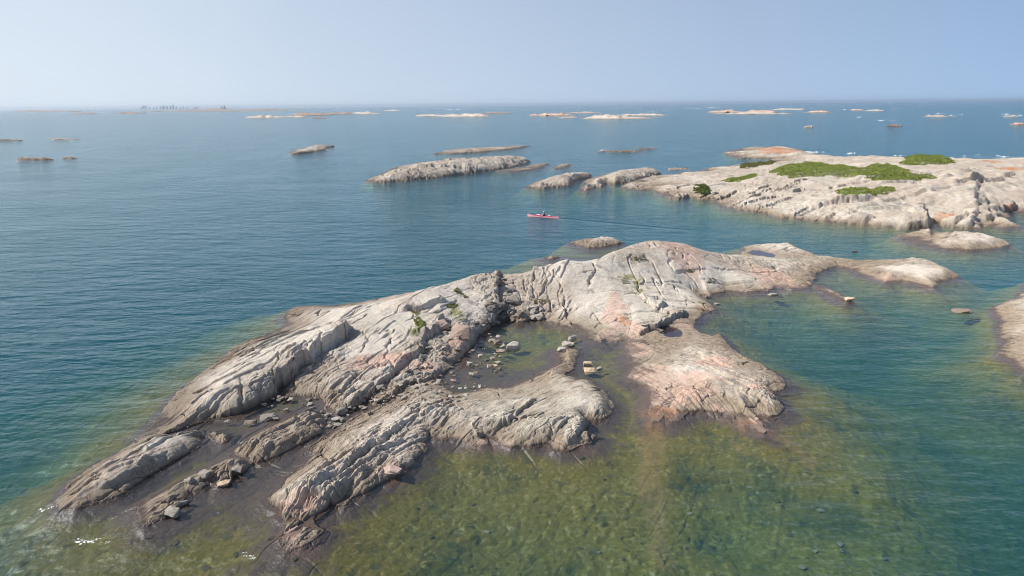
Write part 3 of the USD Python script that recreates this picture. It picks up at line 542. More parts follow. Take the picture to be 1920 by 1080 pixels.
quad = (np.arange(NR - 1)[:, None] * NA + np.arange(NA - 1)[None]).ravel()
QF = np.stack([quad, quad + 1, quad + NA + 1, quad + NA], 1)
V3 = np.column_stack([GP, Z])
g3 = V3.reshape(NR, NA, 3)
du, dv = np.gradient(g3, axis=1), np.gradient(g3, axis=0)
NRM = np.cross(du, dv).reshape(-1, 3); NRM /= np.linalg.norm(NRM, axis=1, keepdims=True)

ground_nodes = {
    'a': ('attribute', {'attribute': 'col'}), 'wa': ('attribute', {'attribute': 'wet'}), 'g': ('geometry', {}),
    'n': ('noise_texture', {'scale': 7.0, 'detail': 6.0, 'roughness': .65}), 'n2': ('noise_texture', {'scale': 1.6, 'detail': 5.0, 'roughness': .6}),
    'mr': ('map_range', {'from_min': .3, 'from_max': .7, 'to_min': .78, 'to_max': 1.2}),
    'mul': ('mix', {'mix_type': 'multiply', 'fac': 1.0}),
    'h': ('math', {'math_type': 'multiply_add', 'value2': .35}),
    'f': ('attribute', {'attribute': 'fol'}), 'la': ('attribute', {'attribute': 'land'}), 'l1': ('math', {'math_type': 'subtract', 'value2': 1.0}), 'l2': ('math', {'math_type': 'multiply_add', 'value3': 1.0}), 'l3': ('math', {'math_type': 'multiply_add'}), 'hf': ('math', {'math_type': 'multiply'}), 'nf': ('noise_texture', {'scale': 5.5, 'detail': 5.0, 'roughness': .62, 'distortion': .25}),
    'mf': ('map_range', {'from_min': .3, 'from_max': .7, 'to_min': .80, 'to_max': 1.16}), 'mm': ('math', {'math_type': 'multiply'}),
    'h2': ('math', {'math_type': 'multiply_add', 'value2': .9}),
    'nc': ('noise_texture', {'scale': 2.6, 'detail': 4.0, 'roughness': .55, 'distortion': .6}), 'ca': ('math', {'math_type': 'subtract', 'value2': .5}), 'cb': ('math', {'math_type': 'absolute'}),
    'cm': ('map_range', {'from_min': 0.0, 'from_max': .022, 'to_min': -.55, 'to_max': 0.0, 'clamp': True}),
    'bump': ('bump', {'strength': .9, 'distance': .10}),
    'ro': ('map_range', {'from_min': 0., 'from_max': 1., 'to_min': .85, 'to_max': .35}),
    'p': ('principled_bsdf', {'specular_ior_level': .3, 'diffuse_roughness': .6})}
ground_mat = usdkit.material(stage, L + 'rock', ground_nodes, [
    ('g.position', 'n.vector'), ('g.position', 'n2.vector'), ('n.fac', 'mr.value'), ('a.color', 'mul.color1'), ('f.vector', 'nf.vector'), ('nf.fac', 'mf.value'), ('mf.result', 'l1.value1'), ('l1.value', 'l2.value1'), ('la.fac', 'l2.value2'), ('l2.value', 'mm.value1'), ('mr.result', 'mm.value2'), ('mm.value', 'mul.color2'), ('nf.fac', 'hf.value1'), ('la.fac', 'hf.value2'), ('hf.value', 'h2.value1'), ('h.value', 'h2.value3'),
    ('n.fac', 'h.value1'), ('n2.fac', 'h.value3'), ('f.vector', 'nc.vector'), ('nc.fac', 'ca.value1'), ('ca.value', 'cb.value1'), ('cb.value', 'cm.value'), ('cm.result', 'l3.value1'), ('la.fac', 'l3.value2'), ('h2.value', 'l3.value3'), ('l3.value', 'bump.height'), ('bump.normal', 'p.normal'), ('wa.fac', 'ro.value'), ('ro.result', 'p.roughness'), ('mul.color', 'p.base_color')], surface='p.BSDF')

# which piece each face belongs to: the island if the face lies above the water or on its shallow skirt, otherwise the bottom
fz, fs, fo = Z[QF].max(1), SD[QF].mean(1), OWN[QF[:, 0]]
lab = np.where((fz > -.02) | (fs > -.35), fo, -1)
LABELS = {
    'main': ('rock_island', 'long pale granite island in the foreground with layered ledges, a pool and a pink vein', 'island'),
    'bar_west': ('rock_bar', 'tan rock bar at the lower left, farthest out in the shallows', 'skerry'),
    'bar_middle': ('rock_bar', 'grey layered rock bar lying in the brown channel beside the main island', 'skerry'),
    'bar_south': ('rock_bar', 'narrow broken rock bar with a chain of blocks, nearest the bottom left corner', 'skerry'),
    'rock_channel': ('low_rock', 'small wedge of rock in the brown channel beside the inner end of the west bar', 'rock'),
    'spit': ('low_rock', 'thin tan rock spit pointing into the bay behind the peninsula', 'rock'),
    'islet_back': ('islet', 'small brown rough islet just behind the top of the main island', 'islet'),
    'rock_back_a': ('low_rock', 'tiny dark rock at the waterline behind the main island crest', 'rock'),
    'islet_right': ('islet', 'smooth pale lens shaped islet between the main island and the green island', 'islet'),
    'islet_edge': ('islet', 'pale layered islet cut off by the right edge', 'islet'),
    'big': ('rock_island', 'broad pale granite island with green shrub patches on its top', 'island'),
    'islet_a': ('islet', 'grey tilted slab islet just left of the green island, nearest the open water', 'islet'),
    'islet_b': ('islet', 'tan split slab islet touching the left tip of the green island', 'islet'),
    'islet_c': ('islet', 'long pale whaleback islet out beyond the kayak', 'islet'),
    'ledge_c': ('low_rock', 'flat brown ledge awash at the right end of the long whaleback islet', 'rock'),
    'ledge_d': ('low_rock', 'small flat ledge between the whaleback islet and the tilted grey slab', 'rock'),
    'islet_d': ('islet', 'small double humped islet alone in open water left of the whaleback', 'islet'),
    'islet_e': ('islet', 'long thin brown reef lying beyond the whaleback islet', 'islet')}
def cut(name, faces, mat, kind=None):
    used = np.unique(faces); re = np.full(len(V3), -1); re[used] = np.arange(len(used))
    return grid_mesh('/World/' + numbered(name), V3[used], re[faces], mat, (('col', COL[used]), ('wet', WETV[used]), ('fol', FOL[used]), ('land', LANDV[used])), NRM[used])
tag(cut('sea_bottom', QF[lab < 0], ground_mat), 'submerged rocky bottom with olive algae and brown rock seen through shallow water', None, None, 'structure')
ISLE = {}
for i, k in enumerate(KEYS):
    f = QF[lab == i]
    if len(f) < 4: continue
    nm, la, ca = LABELS[k]
    ISLE[k] = tag(cut(nm, f, ground_mat), la, ca)

# deep floor under everything beyond
deep = trimesh.Trimesh([[-16000, -400, -13], [16000, -400, -13], [16000, 16000, -13], [-16000, 16000, -13]], [[0, 1, 2], [0, 2, 3]])
deep_mat = usdkit.material(stage, L + 'deep_bottom', {'n': ('noise_texture', {'scale': .3, 'detail': 3.}), 'g': ('geometry', {}), 'r': ('rgb_ramp', {'ramp': [(0, (.05, .05, .03)), (1, (.10, .09, .05))]}), 'p': ('principled_bsdf', {'roughness': .9})},
    [('g.position', 'n.vector'), ('n.fac', 'r.fac'), ('r.color', 'p.base_color')], surface='p.BSDF')
tag(obj('lake_floor', deep, deep_mat), 'deep lake floor far below the open water', None, None, 'structure')

# ------------------------------------------------------------------ water
WAVE = [(100,700,1),(300,500,1),(600,450,1),(900,400,.9),(100,300,1),(300,780,.55),(60,900,.5),(150,960,.3),(300,890,.12),(450,790,.05),(560,750,.05),(450,930,.12),(250,1030,.25),(600,1000,.15),(800,950,.15),(900,1000,.2),(1000,640,.05),(1110,690,.05),(1160,800,.08),(1250,900,.15),
    (1400,950,.3),(1550,950,.55),(1750,950,.8),(1900,1000,.9),(1850,800,.55),(1700,750,.35),(1500,700,.25),(1450,620,.2),(1600,600,.3),(1800,600,.35),(1600,460,.4),(1850,480,.5),(1300,400,.55),(1100,400,.8),(1500,430,.35),(900,300,1.2),(1300,260,1.7),(1700,240,2.2),(500,230,1.4),(1900,280,1.8),(1500,215,2.4),(900,225,1.8),(200,240,1.3),(700,470,.9),(420,640,.7),(1000,480,.5),(1000,1300,.2),(-300,700,1),(2200,700,.8)]
wp = np.array([W(a, b)[:2] for a, b, c in WAVE]); wave_M = RBFInterpolator(lp(wp), np.array([c for a, b, c in WAVE]), kernel='linear', smoothing=.01)
wa_ = np.radians(np.linspace(-60, 60, 161)); wr_ = 14 * (15500 / 14) ** np.linspace(0, 1, 200)
A2, R2 = np.meshgrid(wa_, wr_)
WP = np.stack([(R2 * np.sin(A2)).ravel(), (R2 * np.cos(A2)).ravel()], 1)
top = np.column_stack([WP, np.zeros(len(WP))]); bot = np.column_stack([WP, np.full(len(WP), -14.0)]); nw = len(WP)
qi = (np.arange(199)[:, None] * 161 + np.arange(160)[None]).ravel()
qt = np.stack([qi, qi + 1, qi + 162, qi + 161], 1)
qb = qt[:, ::-1] + nw
rim = np.concatenate([np.arange(161), 161 * np.arange(1, 200) + 160, 199 * 161 + np.arange(159, -1, -1), 161 * np.arange(198, 0, -1)])
rn = np.roll(rim, -1); qs = np.stack([rim, rim + nw, rn + nw, rn], 1)
wav = np.clip(wave_M(lp(WP)), .03, 2.6)
WVERT = np.vstack([top, bot])
WATT = np.concatenate([wav, wav])
_a, _b = W(1046, 410), W(1290, 432)
WAKE = (tuple(_a), math.atan2(_b[1] - _a[1], _b[0] - _a[0]))      # the kayak's wake: a smoother strip of water
def rotmap(deg, sx, sy): return ('mapping', {'rotation': (0, 0, math.radians(deg)), 'scale': (sx, sy, 1.0)})
water_mat = usdkit.material(stage, L + 'water', {
    'g': ('geometry', {}), 'w': ('attribute', {'attribute': 'wave'}),
    'm1': rotmap(8, .46, 1.0), 'm2': rotmap(-8, .85, 1.5), 'm3': rotmap(14, 1.0, 2.2),
    'n1': ('noise_texture', {'scale': .55, 'detail': 3., 'roughness': .55}), 'n2': ('noise_texture', {'scale': 1.3, 'detail': 3., 'roughness': .6}), 'n3': ('noise_texture', {'scale': .05, 'detail': 3., 'roughness': .6}),
    'k1': ('math', {'math_type': 'multiply', 'value2': .62}), 'k2': ('math', {'math_type': 'multiply_add', 'value2': .22}),
    'g3': ('map_range', {'from_min': .35, 'from_max': .65, 'to_min': .55, 'to_max': 1.25, 'clamp': True}),
    'wk': ('mapping', {'mapping_type': 'texture', 'location': WAKE[0], 'rotation': (0, 0, WAKE[1])}), 'wx': ('separate_xyz', {}), 'wd': ('math', {'math_type': 'absolute'}),
    'wb': ('map_range', {'from_min': .35, 'from_max': .95, 'to_min': .12, 'to_max': 1.0, 'clamp': True}), 'wl': ('map_range', {'from_min': 14., 'from_max': 30., 'to_min': 0., 'to_max': 1., 'clamp': True}), 'wf': ('math', {'math_type': 'greater_than', 'value2': 0.}),
    'w1': ('math', {'math_type': 'maximum'}), 'w2': ('math', {'math_type': 'subtract', 'value1': 1.0}), 'w3': ('math', {'math_type': 'maximum'}), 'w4': ('math', {'math_type': 'multiply'}),
    'amp': ('math', {'math_type': 'multiply'}), 'amp2': ('math', {'math_type': 'multiply'}),
    'bump': ('bump', {'strength': 1.0, 'distance': 1.0}),
    'spec': ('principled_bsdf', {'base_color': (0, 0, 0), 'roughness': .10, 'ior': 1.33, 'specular_ior_level': .20}),
    'fr': ('fresnel', {'IOR': 1.33}), 'fc': ('map_range', {'from_min': 0., 'from_max': 1., 'to_min': 1., 'to_max': .55}),
    't': ('transparent_bsdf', {}), 'add': ('add_closure', {}),
    'ab': ('absorption_volume', {'color': (0.0, .62, .52), 'density': .14}), 'sc': ('scatter_volume', {'color': (.02, .44, .88), 'density': .027, 'anisotropy': .0}), 'va': ('add_closure', {})},
    [('g.position', 'm1.vector'), ('g.position', 'm2.vector'), ('g.position', 'n3.vector'), ('m1.vector', 'n1.vector'), ('m2.vector', 'n2.vector'),
     ('n1.fac', 'k1.value1'), ('n2.fac', 'k2.value1'), ('k1.value', 'k2.value3'), ('n3.fac', 'g3.value'), ('g.position', 'wk.vector'), ('wk.vector', 'wx.vector'), ('wx.y', 'wd.value1'), ('wd.value', 'wb.value'), ('wx.x', 'wl.value'), ('wx.x', 'wf.value1'), ('wf.value', 'w2.value2'), ('wb.result', 'w1.value1'), ('wl.result', 'w1.value2'), ('w1.value', 'w3.value1'), ('w2.value', 'w3.value2'), ('w3.value', 'w4.value2'), ('w.fac', 'w4.value1'), ('w4.value', 'amp.value1'), ('g3.result', 'amp.value2'), ('k2.value', 'amp2.value1'), ('amp.value', 'amp2.value2'),
     ('amp2.value', 'bump.height'), ('bump.normal', 'spec.normal'), ('fr.fac', 'fc.value'), ('fc.result', 't.color'), ('spec.BSDF', 'add.closure1'), ('t.BSDF', 'add.closure2'),
     ('ab.volume', 'va.closure1'), ('sc.volume', 'va.closure2')], surface='add.closure', volume='va.closure')
tag(grid_mesh('/World/water', WVERT, np.vstack([qt, qb, qs]), water_mat, (('wave', WATT),)), 'clear lake water, blue in the open and green over the shallows', None, None, 'structure')

# small pools held by the rock
pool_mat = usdkit.material(stage, L + 'pool_water', {'g': ('geometry', {}), 'n': ('noise_texture', {'scale': 3., 'detail': 2.}), 'b': ('bump', {'strength': .3, 'distance': .01}),
    'p': ('principled_bsdf', {'base_color': (0, 0, 0), 'roughness': .03, 'ior': 1.33}), 't': ('transparent_bsdf', {'color': (.62, .58, .62)}), 'a': ('add_closure', {})},
    [('g.position', 'n.vector'), ('n.fac', 'b.height'), ('b.normal', 'p.normal'), ('p.BSDF', 'a.closure1'), ('t.BSDF', 'a.closure2')], surface='a.closure')
for (u_, v_, lev, ra, rb), la in zip(BASINS, ('dark rain pool in the waist of the pink peninsula', 'pool in the hollow of the hooked ridge at the right', 'tiny pool left of the dark rain pool')):
    c_ = W(u_, v_, lev); a_ = np.linspace(0, 2 * math.pi, 40, endpoint=False)
    pv = np.vstack([[0, 0, 0], np.column_stack([1.25 * ra * np.cos(a_), 1.25 * rb * np.sin(a_), 0 * a_])]); k_ = np.arange(40)
    o = obj('rock_pool', trimesh.Trimesh(pv, np.column_stack([np.zeros(40, int), k_ + 1, (k_ + 1) % 40 + 1]), process=False), pool_mat)
    UsdGeom.Xformable(o).AddTranslateOp().Set(Gf.Vec3d(float(c_[0]), float(c_[1]), float(lev - .004))); tag(o, la, None, None, 'structure')

# ------------------------------------------------------------------ loose rocks
def simple_mat(name, col, rough=.8, noise=(6., .75, 1.2), bump=.04, spec=.3, extra=None):
    return usdkit.material(stage, L + name, {
        'g': ('geometry', {}), 'n': ('noise_texture', {'scale': noise[0], 'detail': 6., 'roughness': .65}), 'mr': ('map_range', {'from_min': .3, 'from_max': .7, 'to_min': noise[1], 'to_max': noise[2]}),
        'oi': ('object_info', {}), 'mo': ('map_range', {'to_min': .78, 'to_max': 1.15}), 'mm': ('math', {'math_type': 'multiply'}),
        'mul': ('mix', {'mix_type': 'multiply', 'fac': 1.0, 'color1': col}), 'bump': ('bump', {'strength': .8, 'distance': bump}),
        'p': ('principled_bsdf', {'roughness': rough, 'specular_ior_level': spec, 'diffuse_roughness': .5})},
        [('g.position', 'n.vector'), ('n.fac', 'mr.value'), ('oi.random', 'mo.value'), ('mr.result', 'mm.value1'), ('mo.result', 'mm.value2'), ('mm.value', 'mul.color2'), ('mul.color', 'p.base_color'), ('n.fac', 'bump.height'), ('bump.normal', 'p.normal')], surface='p.BSDF')
STONE = {'grey': simple_mat('stone_grey', (.27, .24, .205)), 'pale': simple_mat('stone_pale', (.36, .325, .28)), 'pink': simple_mat('stone_pink', (.40, .30, .245)), 'tan': simple_mat('stone_tan', (.40, .31, .21)),
         'brown': simple_mat('stone_brown', (.20, .155, .12)), 'sunk': simple_mat('stone_sunken', (.060, .050, .022)), 'dark': simple_mat('stone_dark', (.15, .135, .12))}
import manifold3d as m3
def rock_mesh(seed, flat=.6, n=20, sharp=.06):
    """an angular rock about 1 m across, its foot at z = 0"""
    rs = np.random.RandomState(seed)
    p = rs.uniform(-1, 1, (n, 3)); p /= np.maximum(np.abs(p).max(1, keepdims=True) ** .7, .3); p *= [.5, .36, flat * .5]
    big = m3.Manifold.batch_hull([m3.Manifold.sphere(sharp, 8).translate(q.tolist()) for q in p])
    v, f, _ = meshkit.arrays(big, False)
    t = trimesh.Trimesh(v, f, process=True)
    t = t.subdivide_to_size(.16, 6)
    vv = np.array(t.vertices); nn = np.array(t.vertex_normals)
    d = .05 * fbm(vv[:, 0] * 3 + seed, vv[:, 1] * 3 + vv[:, 2] * 5, 3, seed % 50) + .018 * fbm(vv[:, 0] * 11, vv[:, 2] * 14 + vv[:, 1] * 9, 2, seed % 40)
    vv = vv + nn * d[:, None]; vv[:, 2] -= vv[:, 2].min()
    return trimesh.Trimesh(vv, t.faces, process=False)
def rock(name, label, u, v, wpx, hpx, mat, seed, rot=0.0, group=None, sink=.28, cat='boulder', flat=None):
    p = hit(u, v, -.03); sc = np.linalg.norm(p - CAM) / F_PX
    wm, hm = wpx * sc * .85, hpx * sc * .62
    m = rock_mesh(seed, .62); ext = m.extents
    m.apply_scale([wm / ext[0], wm / ext[0] * .95, hm / ext[2] * 1.1])
    zg = ground(p[0], p[1])[0]
    zb = min(zg, p[2]) - sink * hm
    if zg < -.02: zb = max(zg, -.5 * hm)                           # stands in water
    o = obj(name, m, STONE[mat], smooth=40)
    x = UsdGeom.Xformable(o); x.AddTranslateOp().Set(Gf.Vec3d(float(p[0]), float(p[1]), float(zb))); x.AddRotateZOp().Set(float(rot))
    return tag(o, label, cat, group)
for i, a in enumerate([
    ('boulder', 'flat topped boulder standing alone in the green tide pool', 962, 652, 34, 27, 'pale', 10),
    ('boulder', 'big pinkish block above the left shore of the tide pool, largest of the fallen blocks', 866, 628, 50, 40, 'pink', -15),
    ('boulder', 'pinkish block with a split face just left of the largest fallen block', 826, 614, 34, 24, 'pink', 20),
    ('boulder', 'dark block deep in the cleft above the tide pool', 936, 580, 34, 24, 'dark', 30),
    ('boulder', 'squarish grey block at the right wall of the cleft', 962, 566, 30, 26, 'grey', 5),
    ('boulder', 'upper tan stone of the pair in the channel right of the tide pool', 1102, 684, 22, 15, 'tan', 0),
    ('boulder', 'lower wide tan stone of the pair in the channel right of the tide pool', 1108, 696, 30, 14, 'tan', 8),
    ('boulder', 'small grey stone touching the tan pair in the channel', 1124, 692, 14, 9, 'grey', 40),
    ('boulder', 'pale block at the upper end of the stone row between the pools', 1074, 636, 20, 18, 'pale', 15),
    ('boulder', 'middle pale slab of the stone row between the pools', 1066, 648, 30, 15, 'pale', -10),
    ('boulder', 'low slab at the foot of the stone row beside the narrow ridge', 1054, 656, 24, 10, 'pale', 25),
    ('boulder', 'low rounded stone in the brown channel beside the slab foot', 471, 792, 26, 10, 'brown', 0),
    ('boulder', 'dark angular stone in the brown channel right of the rounded one', 503, 784, 34, 16, 'grey', 12),
    ('boulder', 'tiny stone at the west end of the brown channel', 427, 792, 12, 9, 'grey', 0),
    ('boulder', 'block at the mouth of the narrow inlet between two rock bars', 641, 774, 24, 18, 'grey', 30),
    ('boulder', 'flat stone lying in the narrow inlet', 631, 786, 22, 10, 'pale', -20),
    ('boulder', 'small stone at the near end of the narrow inlet', 634, 798, 20, 9, 'grey', 10),
    ('boulder', 'wide rounded boulder at the front foot of the south bar', 322, 963, 36, 18, 'grey', -25),
    ('boulder', 'small boulder right behind the wide one at the south bar', 344, 945, 22, 14, 'grey', 15),
    ('boulder', 'round tan boulder in front of the block chain of the south bar', 420, 909, 26, 14, 'tan', 10),
    ('boulder', 'square block in the chain of the south bar', 385, 893, 26, 20, 'grey', -30),
    ('boulder', 'grey block half way along the south bar chain', 356, 903, 24, 18, 'grey', -35),
    ('boulder', 'leaning block near the middle bar, last of the chain', 445, 880, 28, 16, 'grey', -20),
    ('boulder', 'low brown rock alone in the right bay', 1805, 584, 34, 9, 'brown', 3),
    ('boulder', 'low dark rock in the bay just off the pink shore', 1450, 553, 22, 7, 'grey', 10),
    ('boulder', 'stones awash at the tip of the thin spit', 1592, 563, 24, 10, 'tan', 15),
    ('boulder', 'small dark stone in the strait right of the hooked ridge', 1602, 472, 12, 5, 'brown', 0),
    ('boulder', 'tiny stone at the corner of the inner bay', 1327, 557, 10, 6, 'grey', 0),
    ('boulder', 'small grey stone at the tan shelf of the inner bay', 1345, 571, 12, 7, 'grey', 0),
    ('boulder', 'pinkish block under the right side of the layered front ridge', 735, 884, 40, 16, 'pink', -25),
    ('boulder', 'pale rubble block beside the dark bush on the green island', 1338, 364, 14, 10, 'pale', 10, ),
    ('boulder', 'tan rubble stone left of the dark bush on the green island', 1314, 368, 12, 7, 'tan', 0),
    ]):
    rock(a[0], a[1], a[2], a[3], a[4], a[5], a[6], 500 + i, a[7])

# small alike stones: a few shapes, each copied; every copy a thing of its own
def stone_proto(i, mat, label, cat, group, name):
    t = thing(name, label, cat, (0, 0, 0), 0, group)
    part(t, 'body', rock_mesh(900 + i, .55, 12), STONE[mat], smooth=40)
    return t
def scatter(name, kind, where, group, spots, mats, seed, submerged=False, cat='stone'):
    """spots: (u, v, width in pixels); every stone is labelled by its size, its colour and its place in the heap"""
    rs = np.random.RandomState(seed); protos = {}
    S_ = np.array(spots, float); lo, hi = np.quantile(S_[:, 2], [.34, .67])
    cut_ = [np.quantile(S_[:, k], [.34, .67]) for k in (0, 1)]
    for k, (u, v, wpx) in enumerate(spots):
        p = hit(u, v, -9 if submerged else -.02)
        sc = np.linalg.norm(p - CAM) / F_PX * wpx
        mt = mats[rs.randint(len(mats))]; q = (mt, rs.randint(3))
        size = 'small' if wpx < lo else 'large' if wpx > hi else 'middling'
        tone = dict(grey='grey', pale='pale', pink='pinkish', tan='tan', brown='brown', sunk='olive', dark='dark')[mt]
        row = ('far', 'middle', 'near')[int((v > cut_[1][0])) + int(v > cut_[1][1])]; col = ('left', 'centre', 'right')[int(u > cut_[0][0]) + int(u > cut_[0][1])]
        label = f'{size} {tone} {kind} at the {row} {col} of {where}'
        zg = ground(p[0], p[1])[0]
        h = sc * (rs.uniform(.35, .6) if submerged else rs.uniform(.5, 1.0))
        zb = zg - .22 * h
        if not submerged and zg < -.25 * h: zb = rs.uniform(-.30, -.08) * h
        loc, rz = (p[0], p[1], zb), rs.uniform(0, 6.28); scl = (sc, sc * rs.uniform(.8, 1.3), h)
        if q not in protos:
            t = stone_proto(seed * 10 + len(protos), mt, label, cat, group, name); protos[q] = t
            ops = UsdGeom.Xformable(t).GetOrderedXformOps(); ops[0].Set(Gf.Vec3d(*map(float, loc))); ops[1].Set(float(math.degrees(rz)))
            UsdGeom.Xformable(t).AddScaleOp().Set(Gf.Vec3f(*map(float, scl)))
        else: copy_of(protos[q], loc, rz, label, group, scl)
def in_poly(poly, n, rs):
    P_ = Polygon(poly); x0, y0, x1, y1 = P_.bounds; out = []
    while len(out) < n:
        a, b = rs.uniform(x0, x1), rs.uniform(y0, y1)
        if P_.contains(shapely.Point(a, b)): out.append((a, b))
    return out
R_ = np.random.RandomState(77)
scatter('pool_stone', 'stone', 'the shallow end of the tide pool', 'stones in the shallow end of the tide pool',
    [(u, v, R_.choice([4, 6, 8, 10, 14], p=[.3, .3, .2, .13, .07])) for u, v in in_poly([(846,690),(880,655),(905,632),(935,615),(945,640),(938,690),(930,728),(880,736),(848,730)], 75, R_)], ['brown', 'pink', 'grey', 'pale', 'brown', 'dark'], 1)
scatter('shore_rubble', 'rubble stone', 'the near bank of the tide pool', 'rubble at the near edge of the tide pool',
    [(u, v, R_.uniform(6, 13)) for u, v in in_poly([(640,752),(700,735),(780,712),(830,705),(850,740),(905,735),(900,748),(820,750),(760,745),(690,768),(640,775)], 50, R_)], ['grey', 'pale', 'brown'], 2)
scatter('cleft_block', 'angular block', 'the cleft above the tide pool', 'blocks in the cleft',
    [(u, v, R_.uniform(9, 20)) for u, v in in_poly([(922,522),(955,518),(975,525),(958,545),(968,580),(950,602),(905,628),(880,622),(905,585),(922,555)], 40, R_)], ['grey', 'dark', 'dark', 'brown'], 3)
scatter('fallen_block', 'fallen block', 'the broken slab edge', 'blocks along the broken slab edge',
    [(u, v, R_.uniform(7, 18)) for u, v in in_poly([(690,735),(740,705),(790,670),(815,625),(850,600),(880,640),(845,668),(800,695),(740,725),(700,748)], 32, R_)], ['grey', 'pink', 'grey', 'dark'], 4)
scatter('flat_stone', 'flat stone', 'the bank behind the tide pool', 'flat stones above the tide pool',
    [(u, v, R_.uniform(9, 20)) for u, v in in_poly([(965,585),(1000,575),(1030,580),(1036,600),(1000,600),(960,604)], 26, R_)], ['grey', 'brown', 'pale'], 5)
scatter('channel_stone', 'stone', 'the brown channel below the slab', 'stones in the brown channel',
    [(u, v, R_.uniform(5, 12)) for u, v in in_poly([(470,770),(520,745),(600,748),(610,775),(560,772),(510,795),(470,795)], 22, R_)] + [(u, v, R_.uniform(6, 13)) for u, v in in_poly([(600,785),(640,760),(670,765),(650,785),(615,810)], 16, R_)], ['grey', 'brown', 'dark'], 6)
scatter('sunken_stone', 'sunken stone', 'the shallows in front of the island', 'stones on the bottom',
    [(u, v, R_.uniform(5, 12)) for u, v in in_poly([(700,1070),(800,860),(1000,850),(1160,790),(1240,900),(1330,960),(1300,1070)], 14, R_)] + [(u, v, R_.uniform(6, 13)) for u, v in in_poly([(1340,620),(1420,600),(1700,640),(1800,760),(1700,800),(1480,690)], 16, R_)]
    + [(u, v, R_.uniform(8, 16)) for u, v in in_poly([(260,990),(500,1000),(640,1060),(250,1075)], 6, R_)], ['sunk', 'brown', 'sunk'], 7, True)

# ------------------------------------------------------------------ plants
def leaf_mat(name, c1, c2):
    return usdkit.material(stage, L + name, {
        'g': ('geometry', {}), 'r': ('rgb_ramp', {'ramp': [(0, c1), (1, c2)]}), 'n': ('noise_texture', {'scale': .45, 'detail': 3.}), 'ad': ('math', {'math_type': 'multiply_add', 'value2': .45, 'value3': .0}), 'a2': ('math', {'math_type': 'multiply_add', 'value2': .75}),
        'd': ('principled_bsdf', {'roughness': .6, 'specular_ior_level': .25}), 't': ('translucent_bsdf', {}), 'm': ('mix_closure', {'fac': .25})},
        [('g.random_per_island', 'ad.value1'), ('g.position', 'n.vector'), ('n.fac', 'a2.value1'), ('ad.value', 'a2.value3'), ('a2.value', 'r.fac'), ('r.color', 'd.base_color'), ('r.color', 't.color'), ('d.BSDF', 'm.closure1'), ('t.BSDF', 'm.closure2')], surface='m.closure')
GREEN = leaf_mat('juniper_leaf', (.085, .12, .02), (.34, .39, .08)); DARKG = leaf_mat('bush_leaf', (.05, .07, .015), (.15, .18, .04)); GRASS = leaf_mat('grass_leaf', (.10, .12, .02), (.27, .29, .06)); REDG = leaf_mat('sedge_leaf', (.09, .085, .025), (.19, .19, .05))
TWIG = simple_mat('twig', (.12, .09, .065))
def leaves(cent, size, rs, up=.5, aspect=.55):
    n = len(cent)
    nv = rs.normal(size=(n, 3)); nv[:, 2] = np.abs(nv[:, 2]) + up; nv /= np.linalg.norm(nv, axis=1, keepdims=True)
    a = np.cross(nv, rs.normal(size=(n, 3))); a /= np.linalg.norm(a, axis=1, keepdims=True); b = np.cross(nv, a)
    sz = (size * rs.uniform(.6, 1.3, n))[:, None]
    q = np.stack([cent - a * sz, cent + b * sz * aspect, cent + a * sz, cent - b * sz * aspect], 1).reshape(-1, 3)
    k = np.arange(n)[:, None] * 4
    f = np.concatenate([k + [[0, 1, 2]], k + [[0, 2, 3]]])
    return trimesh.Trimesh(q, f, process=False)
def patch(name, label, cat, outline, zref, h, mat, seed, dens=60, size=.16, group=None, mounds=1.6):
    rs = np.random.RandomState(seed)
    pl = [hit(u, v)[:2] for u, v in outline] if zref is None else [W(u, v, zref)[:2] for u, v in outline]
    P_ = Polygon(pl).buffer(0); x0, y0, x1, y1 = P_.bounds
    n = int(min(P_.area * dens, 42000)) * 3
    x, y = rs.uniform(x0, x1, n), rs.uniform(y0, y1, n)
    keep = shapely.contains_xy(P_, x, y); x, y = x[keep], y[keep]
    n = int(min(P_.area * dens, 42000)); x, y = x[:n], y[:n]
    d = shapely.distance(shapely.points(x, y), P_.boundary)
    keep = d > 1.2 * h * (fbm(x / 1.3, y / 1.3, 3, seed + 4) * 1.6 + .1); x, y, d = x[keep], y[keep], d[keep]
    hh = h * np.clip(.12 + d / (3.0 * h), 0, 1) * 1.25 * (.55 + .75 * np.clip(fbm(x / mounds, y / mounds, 3, seed), -.6, 1))
    hole = fbm(x / 2.2, y / 2.2, 3, seed + 9) > -.42
    x, y, hh = x[hole], y[hole], np.maximum(hh[hole], .08)
    z = ground(x, y) + hh * np.sqrt(rs.uniform(.05, 1, len(x)))
    c = np.array(P_.centroid.coords[0]); zc = ground(c[0], c[1])[0]
    t = thing(name, label, cat, (c[0], c[1], zc), 0, group)
    tag(part(t, 'foliage', leaves(np.column_stack([x - c[0], y - c[1], z - zc]), size, rs), mat), kind='stuff')
    k = rs.choice(len(x), min(60, len(x)), replace=False); sticks = []
    for i in k:
        a = np.array([x[i] - c[0], y[i] - c[1], ground(x[i], y[i])[0] - zc - .03]); b = a + np.array([rs.normal() * .25 * h, rs.normal() * .25 * h, max(hh[i], .15)])
        sticks.append(trimesh.creation.cylinder(.012 + .012 * h, segment=[a, b], sections=5))
    tag(part(t, 'stems', trimesh.util.concatenate(sticks), TWIG), kind='stuff')
    return t
patch('juniper_patch', 'long bright green juniper patch on the left of the green island top', 'shrub', [(1440,325),(1463,314),(1483,309),(1523,307),(1557,309),(1600,313),(1615,318),(1618,330),(1607,331),(1557,329),(1510,332),(1467,334)], None, 0.61, GREEN, 1, 90, .13)
